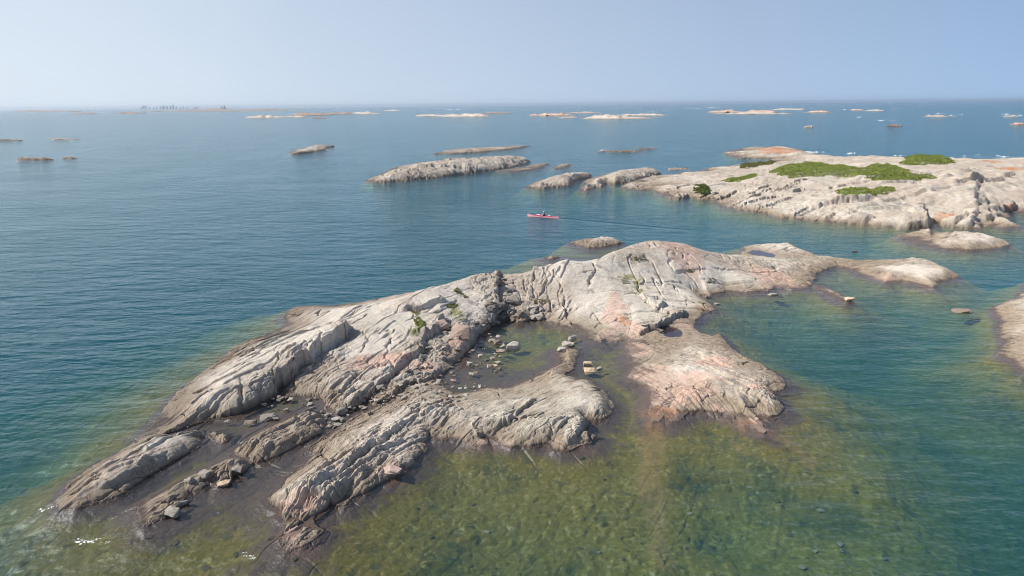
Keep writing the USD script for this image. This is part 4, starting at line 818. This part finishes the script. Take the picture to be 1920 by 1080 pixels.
patch('juniper_patch', 'wide low green shrub field in the middle of the green island top', 'shrub', [(1606,318),(1632,309),(1645,305),(1672,310),(1705,318),(1712,326),(1745,328),(1762,332),(1735,336),(1680,338),(1640,339),(1618,333)], None, 0.39, GREEN, 2, 90, .13)
patch('juniper_patch', 'highest green shrub patch at the back of the green island crest', 'shrub', [(1684,309),(1697,296),(1715,293),(1730,291),(1748,291),(1766,294),(1790,305),(1792,311),(1765,313),(1737,312),(1705,314),(1690,310)], 3.6, 0.7, GREEN, 3, 90, .13)
patch('juniper_patch', 'bright green shrub strip nearest the front of the green island', 'shrub', [(1563,359),(1580,354),(1610,352),(1640,353),(1652,350),(1676,350),(1680,358),(1665,364),(1620,366),(1580,365)], None, 0.44, GREEN, 4, 90, .13)
patch('sedge_patch', 'reddish green sedge strip at the far left of the green island top', 'sedge', [(1357,314),(1375,308),(1392,304),(1430,304),(1456,303),(1450,307),(1420,313),(1385,316)], None, 0.33, REDG, 5, 90, .13)
patch('sedge_patch', 'small sloping sedge strip below the left end of the long juniper patch', 'sedge', [(1350,340),(1362,336),(1385,333),(1400,328),(1422,327),(1410,334),(1390,340),(1365,342)], None, 0.30, GREEN, 6, 90, .13)
patch('bush', 'round dark bush in the notch at the left shore of the green island', 'bush', [(1298,357),(1303,350),(1318,349),(1328,354),(1338,360),(1322,364),(1302,363)], .8, 1.7, DARKG, 7, 160, .16)
patch('grass_tuft', 'yellow green grass tuft on the ledge right of the slab crest', 'grass', [(838,560),(845,548),(858,540),(868,552),(878,560),(862,566),(850,572)], None, .28, GRASS, 8, 190, .09)
patch('grass_tuft', 'grass tuft low on the ledge above the fallen blocks', 'grass', [(834,572),(850,566),(862,572),(850,580),(838,580)], None, .22, GRASS, 9, 200, .08)
patch('grass_tuft', 'bright green grass in the crack at the left cliff of the slab', 'grass', [(776,600),(784,595),(796,600),(800,612),(788,618),(778,610)], None, .25, GRASS, 10, 260, .09)
patch('grass_tuft', 'thin pale grass on the edge of the sloping left slab', 'grass', [(764,580),(775,574),(790,584),(784,594),(770,590)], None, .15, GRASS, 11, 90, .07)
patch('moss_patch', 'flat yellow green moss on the crown of the main dome', 'moss', [(1178,488),(1190,482),(1208,484),(1214,489),(1196,492)], None, .10, GRASS, 12, 70, .08)
patch('grass_tuft', 'small grass tuft above the flat stones behind the tide pool', 'grass', [(1000,566),(1018,562),(1030,566),(1020,573),(1004,573)], None, .2, GRASS, 13, 150, .08)
patch('moss_patch', 'moss patch in the hollow right of the main dome', 'moss', [(1318,528),(1330,521),(1345,526),(1340,533),(1325,533)], None, .12, GRASS, 14, 80, .08)
patch('moss_patch', 'small moss patch between the dome and the hollow', 'moss', [(1284,508),(1292,504),(1304,508),(1296,513)], None, .1, GRASS, 15, 90, .08)

# ------------------------------------------------------------------ far skerries
RAMPS = {'far_rock': ((.30, .25, .20), (.52, .46, .40)), 'far_rock_brown': ((.16, .12, .095), (.33, .26, .21)), 'far_rock_red': ((.32, .20, .14), (.50, .38, .30))}
for nm, (c1, c2) in RAMPS.items():
    STONE[nm] = usdkit.material(stage, L + nm, {'g': ('geometry', {}), 'n': ('noise_texture', {'scale': .16, 'detail': 7., 'roughness': .62}), 'n2': ('noise_texture', {'scale': .5, 'detail': 5.}),
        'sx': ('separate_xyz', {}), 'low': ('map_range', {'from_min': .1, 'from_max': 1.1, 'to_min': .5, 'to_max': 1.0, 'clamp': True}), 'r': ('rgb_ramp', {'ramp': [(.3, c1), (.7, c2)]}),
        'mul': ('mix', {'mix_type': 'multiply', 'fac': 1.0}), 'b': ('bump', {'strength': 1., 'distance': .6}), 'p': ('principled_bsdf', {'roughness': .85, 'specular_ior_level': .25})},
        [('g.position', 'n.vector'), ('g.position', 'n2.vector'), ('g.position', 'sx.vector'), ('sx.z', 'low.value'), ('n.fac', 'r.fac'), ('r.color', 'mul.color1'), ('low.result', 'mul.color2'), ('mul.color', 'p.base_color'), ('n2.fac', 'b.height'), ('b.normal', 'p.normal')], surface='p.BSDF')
def horizon(u): return 196.5 - (u - 960) * 17 / 1920
def skerry(u0, u1, v, hpx, label, mat='far_rock', seed=0, lean=-.2, bumps=3, name='skerry', cat='skerry', deep_=.35):
    a, b = W(u0, v)[:2], W(u1, v - (u1 - u0) * 17 / 1920 * .0)[:2]
    a, b = a - .06 * (b - a), b + .06 * (b - a); L_ = np.linalg.norm(b - a); d = np.linalg.norm((a + b) / 2); h = hpx * (.85 if v < 230 else 1) * d / F_PX; wy = max(L_ * deep_, 3)
    nx, ny = 64, 22
    X, Y = np.meshgrid(np.linspace(-.5, .5, nx), np.linspace(-.5, .5, ny), indexing='ij')
    rim = np.clip(1 - (np.abs(2 * X) ** 2.2 + np.abs(2 * Y) ** 2.0) - .55 * fbm(X * 9 + seed * 3.1, Y * 4 + seed, 4, seed % 60) - .12, -1, 1)
    rel = .50 + .75 * fbm(X * bumps * 2.5 + seed, Y * 4 + 5, 4, 7 + seed % 50) + lean * X + .4 * fbm(X * 14, Y * 8 + seed, 3, 9 + seed % 50)
    Zs = h * 1.15 * np.sign(rim) * np.abs(rim) ** .65 * np.where(rim > 0, np.clip(rel, .12, 1.3), 1) - .02 * h
    ex = (b - a) / L_; ey = np.array([-ex[1], ex[0]])
    XY = X[..., None] * L_ * ex + (Y[..., None] + .42) * wy * ey
    v3 = np.column_stack([XY.reshape(-1, 2), np.maximum(Zs.ravel(), -2.5)])
    q = (np.arange(nx - 1)[:, None] * ny + np.arange(ny - 1)[None]).ravel()
    f = np.concatenate([np.stack([q, q + ny, q + ny + 1], 1), np.stack([q, q + ny + 1, q + 1], 1)])
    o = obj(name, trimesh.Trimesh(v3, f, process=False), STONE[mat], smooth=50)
    c = (a + b) / 2
    UsdGeom.Xformable(o).AddTranslateOp().Set(Gf.Vec3d(float(c[0]), float(c[1]), 0.0))
    return tag(o, label, cat)
FAR = [
    (450,522,221,5,'pale skerry at the left end of the middle row near the horizon','far_rock'),(520,566,220,4,'small pale skerry just right of the left end of the far row','far_rock'),(540,605,216.5,6,'humped grey skerry left of the middle in the far row','far_rock_brown'),(596,650,214,5,'low brown skerry behind the humped one in the far row','far_rock_brown'),(650,700,213.5,4,'long low skerry ending the left far row','far_rock'),(585,608,222,2.5,'tiny reef in front of the humped far skerry','far_rock_brown'),
    (775,822,218,5,'pale left hump of the far skerry pair left of centre','far_rock'),(815,915,219,7,'broad pale skerry left of centre near the horizon','far_rock'),(900,955,213,4,'thin brown skerry trailing right of the broad one','far_rock_brown'),(715,745,208,2.5,'faint reef far behind the left row','far_rock'),
    (988,1070,217,6.5,'reddish pale skerry at centre near the horizon','far_rock_red'),(1045,1082,221,3,'small pale ledge in front of the reddish skerry','far_rock'),(1085,1210,223,9,'largest pale skerry of the centre row','far_rock'),(1150,1242,217,6,'thin pale tail right of the largest centre skerry','far_rock'),(1060,1120,212,3,'low rock behind the centre skerries','far_rock_red'),
    (1318,1440,211,6.5,'long pale skerry right of centre near the horizon','far_rock_red'),(1360,1475,214,5.5,'pale skerry in front of the long right one','far_rock'),(1338,1360,214,3,'tiny pale rock at the left of the right far group','far_rock'),(1440,1500,206,3,'thin far reef behind the right group','far_rock'),(1505,1560,211,4,'low pinkish skerry right of the long pale one','far_rock_red'),(1594,1620,207,4,'small reddish rock at the right of the far group','far_rock_red'),(1620,1656,208,3,'little pale reef beside the small reddish rock','far_rock'),
    (1730,1790,219,4,'low reef with white surf at the far right','far_rock'),(1880,1912,219,3,'surf washed reef near the right edge','far_rock'),(1895,1935,234,4,'reddish rock at the right edge beyond the green island','far_rock_red'),(1508,1526,239,4,'lone small rock in open water above the green island','far_rock'),(1664,1692,237,4,'dark lone rock in open water above the green island crest','far_rock_brown'),
    (-20,32,264,3,'dark flat reef at the left edge','far_rock_brown'),(28,92,300,5,'low dark reef in the left open water','far_rock_brown'),(88,138,262,2,'pale awash ledge right of the dark flat reef','far_rock'),(112,140,297,2.5,'tiny reddish ledge beside the low dark reef','far_rock_red'),
    (10,80,210,3,'hazy low skerry at the far left horizon','far_rock_brown'),(125,165,214,3,'hazy small reef left of the wooded island','far_rock_brown'),(205,250,213,3,'hazy low skerry in front of the wooded island','far_rock_brown'),
    (1120,1140,284,2.2,'small wave washed rock, left one of the reef behind the slabs','far_rock_brown'),(1140,1205,284.5,3,'dark wave washed reef behind the tilted slabs','far_rock_brown'),(1196,1232,279,2.5,'right end of the wave washed reef behind the slabs','far_rock_brown'),(1255,1290,317,2,'reddish ledge awash left of the green island shoulder','far_rock_red'),
    (240,420,209,5,'hazy long wooded island at the left horizon','far_rock_brown'),(400,500,207,3,'hazy low island right of the wooded one','far_rock_brown'),
]
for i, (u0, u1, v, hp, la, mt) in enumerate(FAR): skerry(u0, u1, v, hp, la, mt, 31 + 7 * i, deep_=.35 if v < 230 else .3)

# the trees on the hazy island at the left
BARK = simple_mat('bark', (.10, .08, .065)); NEEDLE = leaf_mat('needle', (.05, .065, .04), (.11, .13, .08))
def pine(seed, label, group, loc, h):
    rs = np.random.RandomState(seed); t = thing('pine_tree', label, 'tree', loc, 0, group)
    part(t, 'trunk', trimesh.creation.cone(.035 * h, h, sections=7), BARK)
    c = []
    for k in range(13):
        z = rs.uniform(.25, 1.0); w = .30 * (1.15 - z) + .04; a = rs.uniform(0, 6.28)
        m = np.array([math.cos(a) * w * .6 + .10 * z, math.sin(a) * w * .6, z])
        c.append(m + rs.normal(size=(70, 3)) * [w * .45, w * .45, .035])
    tag(part(t, 'crown', leaves(np.concatenate(c) * h, .035 * h, rs), NEEDLE), kind='stuff')
    return t
TREES = [(262,8),(266,11),(270,9),(276,7),(284,6),(290,7),(298,9),(304,12),(310,10),(316,10),(321,12),(327,8),(335,7),(341,8),(348,7),(360,8),(366,9),(385,6),(412,10),(417,12)]
protos = []
for i, (u, hp) in enumerate(TREES):
    vb = 206.5 - .5 * (i % 3) * .4; p = W(u, vb + 1.2); d = np.linalg.norm(p[:2]); hh = hp * .58 * d / F_PX
    loc = (p[0], p[1] + 30, 1.5 * d / F_PX)
    la = ('tall' if hp > 9 else 'short' if hp < 8 else 'middling') + ' dark pine at the ' + ('far left' if u < 272 else 'left' if u < 292 else 'middle' if u < 318 else 'right' if u < 355 else 'far right') + ' of the hazy island on the left horizon'; gr = 'pines on the hazy island'
    if i < 4: protos.append((pine(60 + i, la, gr, loc, hh), hh))
    else:
        q, h0 = protos[i % 4]; copy_of(q, loc, i * 1.3, la, gr, (hh / h0,) * 3)

# ------------------------------------------------------------------ white water
FOAM = usdkit.material(stage, L + 'foam', {'p': ('principled_bsdf', {'base_color': (.82, .84, .86), 'roughness': .7, 'specular_ior_level': .2})}, [], surface='p.BSDF')
def foam(name, label, spots, seed, fine=1.0):
    """spots: (u, v, width px, height px, pieces)"""
    rs = np.random.RandomState(seed); out = []; p0 = W(spots[0][0], spots[0][1])
    for u, v, wpx, hpx, n in spots:
        p = W(u, v); s_ = np.linalg.norm(p - CAM) / F_PX
        for _ in range(int((n + 1) / 2 / fine ** 1.3)):
            m = trimesh.creation.icosphere(1, 1.0); m.vertices *= 1 + .35 * rs.normal(size=(len(m.vertices), 1)) * .6
            wide = rs.uniform(.06, .20) * wpx * s_ * fine
            m.apply_scale([wide, wide * rs.uniform(.5, 1.4), hpx * s_ * rs.uniform(.10, .26)])
            q = p + np.array([rs.normal() * .34 * wpx * s_, rs.normal() * .12 * wpx * s_, 0]); m.apply_translation(q - p0); out.append(m)
    o = obj(name, trimesh.util.concatenate(out), FOAM, smooth=60)
    UsdGeom.Xformable(o).AddTranslateOp().Set(Gf.Vec3d(*p0.tolist()))
    return tag(o, label, kind='stuff')
foam('surf', 'white surf breaking on the far reefs', [(835,206,14,1.6,6),(855,205.5,14,1.6,6),(1065,203,10,1.4,4),(1085,203,8,1.3,3),(1153,203.5,12,1.4,4),(1168,204,10,1.4,4),(1190,202.5,6,1.4,3),(1225,209,14,2,6),(1245,206.5,12,1.4,4),(1290,204,16,1.5,5),(1309,204,8,2,3),(1340,202,24,1.6,7),(1480,204,26,1.8,9),(1508,203,10,1.6,4),(1525,203,8,1.6,3),
    (1585,206,10,2,4),(1632,206.5,10,2.6,4),(1652,207.5,12,2,4),(1674,204.5,7,1.8,3),(1704,207.5,5,1.4,2),(1614,219.5,9,2,4),(1476,227,7,1.6,3),(1398,231,6,1.4,3),(1736,216,10,1.8,4),(1760,213,12,2.2,6),(1784,216,16,2.4,7),(1800,214,6,2,3),(1885,214,12,2,5),(1905,216,14,2,5),(1864,213,5,1.4,2),(1670,225.5,20,1.2,5),(1535,213.5,8,1.6,4),(1127,281.5,12,2.4,7),(1224,277,10,3,6),(1190,279,5,1.5,2),(612,281,5,1.5,3)], 5)
foam('surf', 'white surf behind the green island', [(1525,285,26,2.2,9),(1545,285,10,1.6,4),(1600,287,16,2.2,7),(1680,291,16,1.8,6),(1805,291,9,1.8,4),(1832,290,8,2,4),(1880,294,12,2.6,7),(1870,292,10,1.5,4)], 6)

foam('splash', 'small white splashes on the wet ledges at the bottom left', [(150,1014,22,1.5,6),(172,1015,26,1.6,7),(190,1017,14,1.2,4),(458,1036,8,4,4),(464,1042,14,3,6),(474,1046,14,2,4),(80,955,20,1.2,4),(95,951,14,1.2,3),(408,962,6,1.5,2)], 8, .33)

# ------------------------------------------------------------------ the kayak and its paddler
WHITE = simple_mat('hull_white', (.74, .42, .47), .3, (3., .97, 1.03), .002, .5); RED = simple_mat('deck_red', (.50, .035, .085), .3, (3., .97, 1.03), .002, .5); BLACK = simple_mat('rubber_black', (.03, .03, .032), .6, (8., .9, 1.1), .002)
PINKB = simple_mat('bag_pale', (.72, .50, .55), .7, (8., .9, 1.1), .01); VEST = simple_mat('vest_maroon', (.10, .02, .03), .8, (20., .85, 1.15), .01); CREAM = simple_mat('bundle_white', (.78, .76, .76), .7, (8., .95, 1.05), .01); SLEEVE = simple_mat('sleeve_pale', (.62, .55, .56), .8, (20., .9, 1.1), .01); CAPM = simple_mat('cap_blue', (.55, .72, .78), .8, (20., .9, 1.1), .005); SKIN = simple_mat('skin', (.42, .26, .19), .55, (30., .93, 1.07), .002)
bow, stern = W(989, 405.5), W(1047, 410)
kc, kd = (bow + stern) / 2, (bow - stern); KL = np.linalg.norm(kd); ka = math.atan2(kd[1], kd[0])
kay = thing('kayak', 'red decked white sea kayak gliding on the open water', 'kayak', (kc[0], kc[1], 0), ka)
def hull_section(t, k=14):
    """half outline at t in -1..1 along the kayak: points from keel to gunwale"""
    w = .29 * (1 - abs(t) ** 2.3); sheer = .20 + .17 * abs(t) ** 3 + (.05 if t > 0 else 0) * abs(t) ** 3; keel = -.11 + .30 * max(abs(t) - .78, 0) ** 1.5 * 4
    a = np.linspace(0, math.pi / 2, k); return np.column_stack([w * np.sin(a) ** .8, keel + (sheer - keel) * (1 - np.cos(a))]), sheer
ts = np.linspace(-1, 1, 41); rows = []; deckr = []; rail = []
for t in ts:
    sec, sh = hull_section(t); x = t * KL / 2 + (.0)
    rows.append(np.vstack([np.column_stack([np.full(len(sec), x), -sec[::-1, 0], sec[::-1, 1]]), np.column_stack([np.full(len(sec) - 1, x), sec[1:, 0], sec[1:, 1]])]))
    w = sec[-1, 0]; yy = np.linspace(-1, 1, 9); hump = .09 * (1 - abs(t) ** 2) + .05 * math.exp(-((t - .12) / .12) ** 2)
    deckr.append(np.column_stack([np.full(9, x), w * yy * 1.0, sh + .004 + hump * (1 - yy ** 2)])); rail.append((x, w, sh))
def loft(rows):
    n, k = len(rows), len(rows[0]); v = np.vstack(rows); q = (np.arange(n - 1)[:, None] * k + np.arange(k - 1)[None]).ravel()
    return trimesh.Trimesh(v, np.concatenate([np.stack([q, q + k, q + k + 1], 1), np.stack([q, q + k + 1, q + 1], 1)]), process=False)
hullm = loft(rows); deckm = loft(deckr)
# the cockpit opening in the deck
cx_, rx_, ry_ = -.15, .42, .21
cc = deckm.triangles_center; deckm = trimesh.Trimesh(deckm.vertices, deckm.faces[((cc[:, 0] - cx_) / rx_) ** 2 + (cc[:, 1] / ry_) ** 2 > 1], process=False)
part(kay, 'hull', hullm, WHITE, 40); part(kay, 'deck', deckm, RED, 40)
def ring(cx, cy, z, rx, ry, r, k=28, tilt=0.0):
    a = np.linspace(0, 2 * math.pi, k, endpoint=False); pts = np.column_stack([cx + rx * np.cos(a), cy + ry * np.sin(a), np.full(k, z) + tilt * np.cos(a)])
    return trimesh.util.concatenate([trimesh.creation.capsule(height=np.linalg.norm(pts[(i + 1) % k] - pts[i]), radius=r, count=[6, 6]).apply_transform(trimesh.geometry.align_vectors([0, 0, 1], pts[(i + 1) % k] - pts[i])).apply_translation(pts[i]) for i in range(k)])
part(kay, 'cockpit_rim', ring(cx_, 0, .315, rx_ * 1.03, ry_ * 1.05, .018), BLACK, 40)
for hx, r_ in ((1.55, .13), (-1.5, .16)): part(kay, 'hatch_cover', trimesh.creation.cylinder(r_, .03, sections=24).apply_translation([hx, 0, .30]), BLACK, 30)
part(kay, 'seat', trimesh.creation.box([.36, .34, .05]).apply_translation([cx_ - .05, 0, .02]), BLACK)
part(kay, 'seat', trimesh.creation.box([.05, .34, .24]).apply_translation([cx_ - .30, 0, .18]), BLACK)
for y_ in (.12, -.12): part(kay, 'deck_line', trimesh.creation.cylinder(.008, segment=[[.5, y_, .335], [1.35, y_ * .7, .325]], sections=5), BLACK)
KM = trimesh.transformations.rotation_matrix(ka, [0, 0, 1]); KM[:3, 3] = [kc[0], kc[1], 0]
def on_kayak(name, label, cat, loc):
    p = (KM @ np.array([*loc, 1.0]))[:3]; return thing(name, label, cat, p, ka)
def hull_of(spheres): return m3.Manifold.batch_hull([m3.Manifold.sphere(r, 16).translate(list(map(float, p))) for p, r in spheres])
bag = on_kayak('deck_bag', 'pale pinkish dry bag lashed on the fore deck of the kayak', 'bag', (.72, 0, .33))
part(bag, 'body', trimesh.Trimesh(*meshkit.arrays(hull_of([((-.22, -.1, .07), .08), ((-.22, .1, .07), .08), ((.25, -.08, .07), .075), ((.25, .08, .07), .075)]), False)[:2]), PINKB, 50)
for sx_ in (-.1, .14): part(bag, 'strap', trimesh.creation.box([.03, .38, .012]).apply_translation([sx_, 0, .158]), BLACK)
bun = on_kayak('deck_bundle', 'small white bundle on the rear deck of the kayak', 'bag', (-1.15, 0, .30))
part(bun, 'body', trimesh.Trimesh(*meshkit.arrays(hull_of([((-.12, 0, .08), .09), ((.12, .02, .08), .08), ((0, -.06, .09), .08)]), False)[:2]), CREAM, 50)
part(bun, 'strap', trimesh.creation.box([.03, .3, .012]).apply_translation([0, 0, .175]), BLACK)
# paddler, facing the bow (+x); origin at the seat
per = on_kayak('person', 'paddler in a pale blue cap, dark vest and pale sleeves sitting in the kayak', 'person', (cx_ - .08, 0, .06))
J = dict(hip=(0, 0, .10), waist=(.0, 0, .28), chest=(.03, 0, .46), neck=(.05, 0, .64), head=(.08, 0, .80))
shaft = lambda t: np.array([.42 + .05 * t, .0 - .98 * t * 1.0, .42 + .42 * t])     # paddle: +t right side (away), raised
hR, hL = shaft(.34), shaft(-.34)
def bone(a, ra, b, rb): return hull_of([(a, ra), (b, rb)])
parts_ = [hull_of([((0, .09, .08), .10), ((0, -.09, .08), .10), ((.0, .06, .28), .105), ((.0, -.06, .28), .105)]), hull_of([((0, .06, .28), .105), ((0, -.06, .28), .105), ((.03, .12, .50), .10), ((.03, -.12, .50), .10), ((.04, 0, .56), .09)]),
          bone((.04, 0, .56), .06, (.06, 0, .68), .052), hull_of([((.075, 0, .80), .085), ((.10, 0, .745), .062), ((.055, 0, .81), .088)]), bone((.16, 0, .775), .012, (.175, 0, .755), .014)]
for sgn, h in ((-1, hR), (1, hL)):
    shd = np.array([.04, sgn * .19, .53]); elb = (shd + h) / 2 + np.array([.0, sgn * .07, -.12]); wr = h + (elb - h) / np.linalg.norm(elb - h) * .07
    parts_ += [bone(shd, .062, elb, .046), bone(elb, .045, wr, .032), bone((.02, sgn * .1, .1), .09, (.50, sgn * .14, .16), .065), bone((.50, sgn * .14, .16), .062, (.95, sgn * .10, .02), .045)]
    ax = (shaft(1) - shaft(-1)); ax /= np.linalg.norm(ax); out_ = (wr - h) / .07
    palm0, palm1 = h - ax * .038 + out_ * .028, h + ax * .038 + out_ * .028
    parts_.append(hull_of([(palm0, .014), (palm1, .014), (wr, .024)]))
    side = np.cross(ax, out_)
    for k, (o_, ln) in enumerate(((-.034, .9), (-.012, 1.05), (.011, 1.0), (.032, .8))):
        q0 = h + ax * o_ + out_ * .028; q1 = q0 + side * .030 * ln - out_ * .012; q2 = h + ax * o_ + side * .022 - out_ * .030 * ln
        parts_ += [bone(q0, .0095, q1, .0085), bone(q1, .0085, q2, .0075)]
    parts_ += [bone(palm0 + out_ * .01, .011, h - ax * .045 - side * .024, .009), bone(h - ax * .045 - side * .024, .009, h - ax * .03 - side * .022 - out_ * .024, .008)]
for sgn in (1, -1): parts_.append(bone((.06, sgn * .088, .80), .018, (.055, sgn * .092, .77), .014))
body = m3.Manifold.batch_boolean(parts_, m3.OpType.Add).refine_to_length(.02)
bv, bf, _ = meshkit.arrays(body, False); bt = trimesh.Trimesh(bv, bf, process=True); trimesh.smoothing.filter_taubin(bt, .5, .53, 6)
part(per, 'body', bt, SKIN, 60)
vest = hull_of([((-.005, .08, .20), .115), ((-.005, -.08, .20), .115), ((.03, .11, .50), .105), ((.03, -.11, .50), .105), ((.04, .05, .57), .07), ((.04, -.05, .57), .07)])
part(per, 'vest', trimesh.Trimesh(*meshkit.arrays(vest, False)[:2]), VEST, 60)
for sgn, h in ((-1, hR), (1, hL)):
    shd = np.array([.04, sgn * .19, .53]); elb = (shd + h) / 2 + np.array([.0, sgn * .07, -.12]); w_ = elb * .25 + h * .75
    sl = m3.Manifold.batch_boolean([bone(shd, .072, elb, .056), bone(elb, .055, w_, .045)], m3.OpType.Add)
    part(per, 'sleeve', trimesh.Trimesh(*meshkit.arrays(sl, False)[:2]), SLEEVE, 60)
cap = hull_of([((.06, 0, .84), .098), ((.085, 0, .835), .095)]).trim_by_plane([0, 0, 1], .815) + m3.Manifold.cylinder(.016, .085, .085, 20).translate([.15, 0, .818])
part(per, 'cap', trimesh.Trimesh(*meshkit.arrays(cap, False)[:2]), CAPM, 40)
for sgn in (1, -1): part(per, 'eye', trimesh.creation.icosphere(2, .011).apply_translation([.152, sgn * .03, .79]), BLACK)
part(per, 'mouth', trimesh.creation.box([.006, .04, .007]).apply_translation([.161, 0, .728]), VEST)
pad = on_kayak('paddle', 'dark double bladed paddle held by the kayaker', 'paddle', (cx_ - .08, 0, .06))
part(pad, 'shaft', trimesh.creation.cylinder(.014, segment=[shaft(-1.0), shaft(1.0)], sections=10), BLACK, 40)
for t0, t1 in ((1.0, 1.45), (-1.0, -1.4)):
    a, b = shaft(t0), shaft(t1); d_ = (b - a) / np.linalg.norm(b - a); n_ = np.array([1.0, 0, 0]); n_ -= d_ * (n_ @ d_); n_ /= np.linalg.norm(n_); w_ = np.cross(d_, n_)
    bl = m3.Manifold.batch_hull([m3.Manifold.sphere(.008, 8).translate(list(map(float, a + (b - a) * q + w_ * ww))) for q, ww in ((0, .0), (.25, .07), (.25, -.06), (.8, .085), (.8, -.07), (1, .05), (1, -.03))])
    part(pad, 'blade', trimesh.Trimesh(*meshkit.arrays(bl, False)[:2]), CREAM, 40)

# ------------------------------------------------------------------ haze over the lake
HB = [(-15800, -450, -15.2), (15800, 15900, 38)]
hz = trimesh.creation.box(bounds=HB)
haze_mat = usdkit.material(stage, L + 'haze', {'v': ('principled_volume', {'color': (.82, .91, 1.0), 'density': 8.5e-5, 'anisotropy': .7})}, [], volume='v.volume')
tag(obj('haze', hz, haze_mat), 'thin summer haze over the lake', kind='stuff')
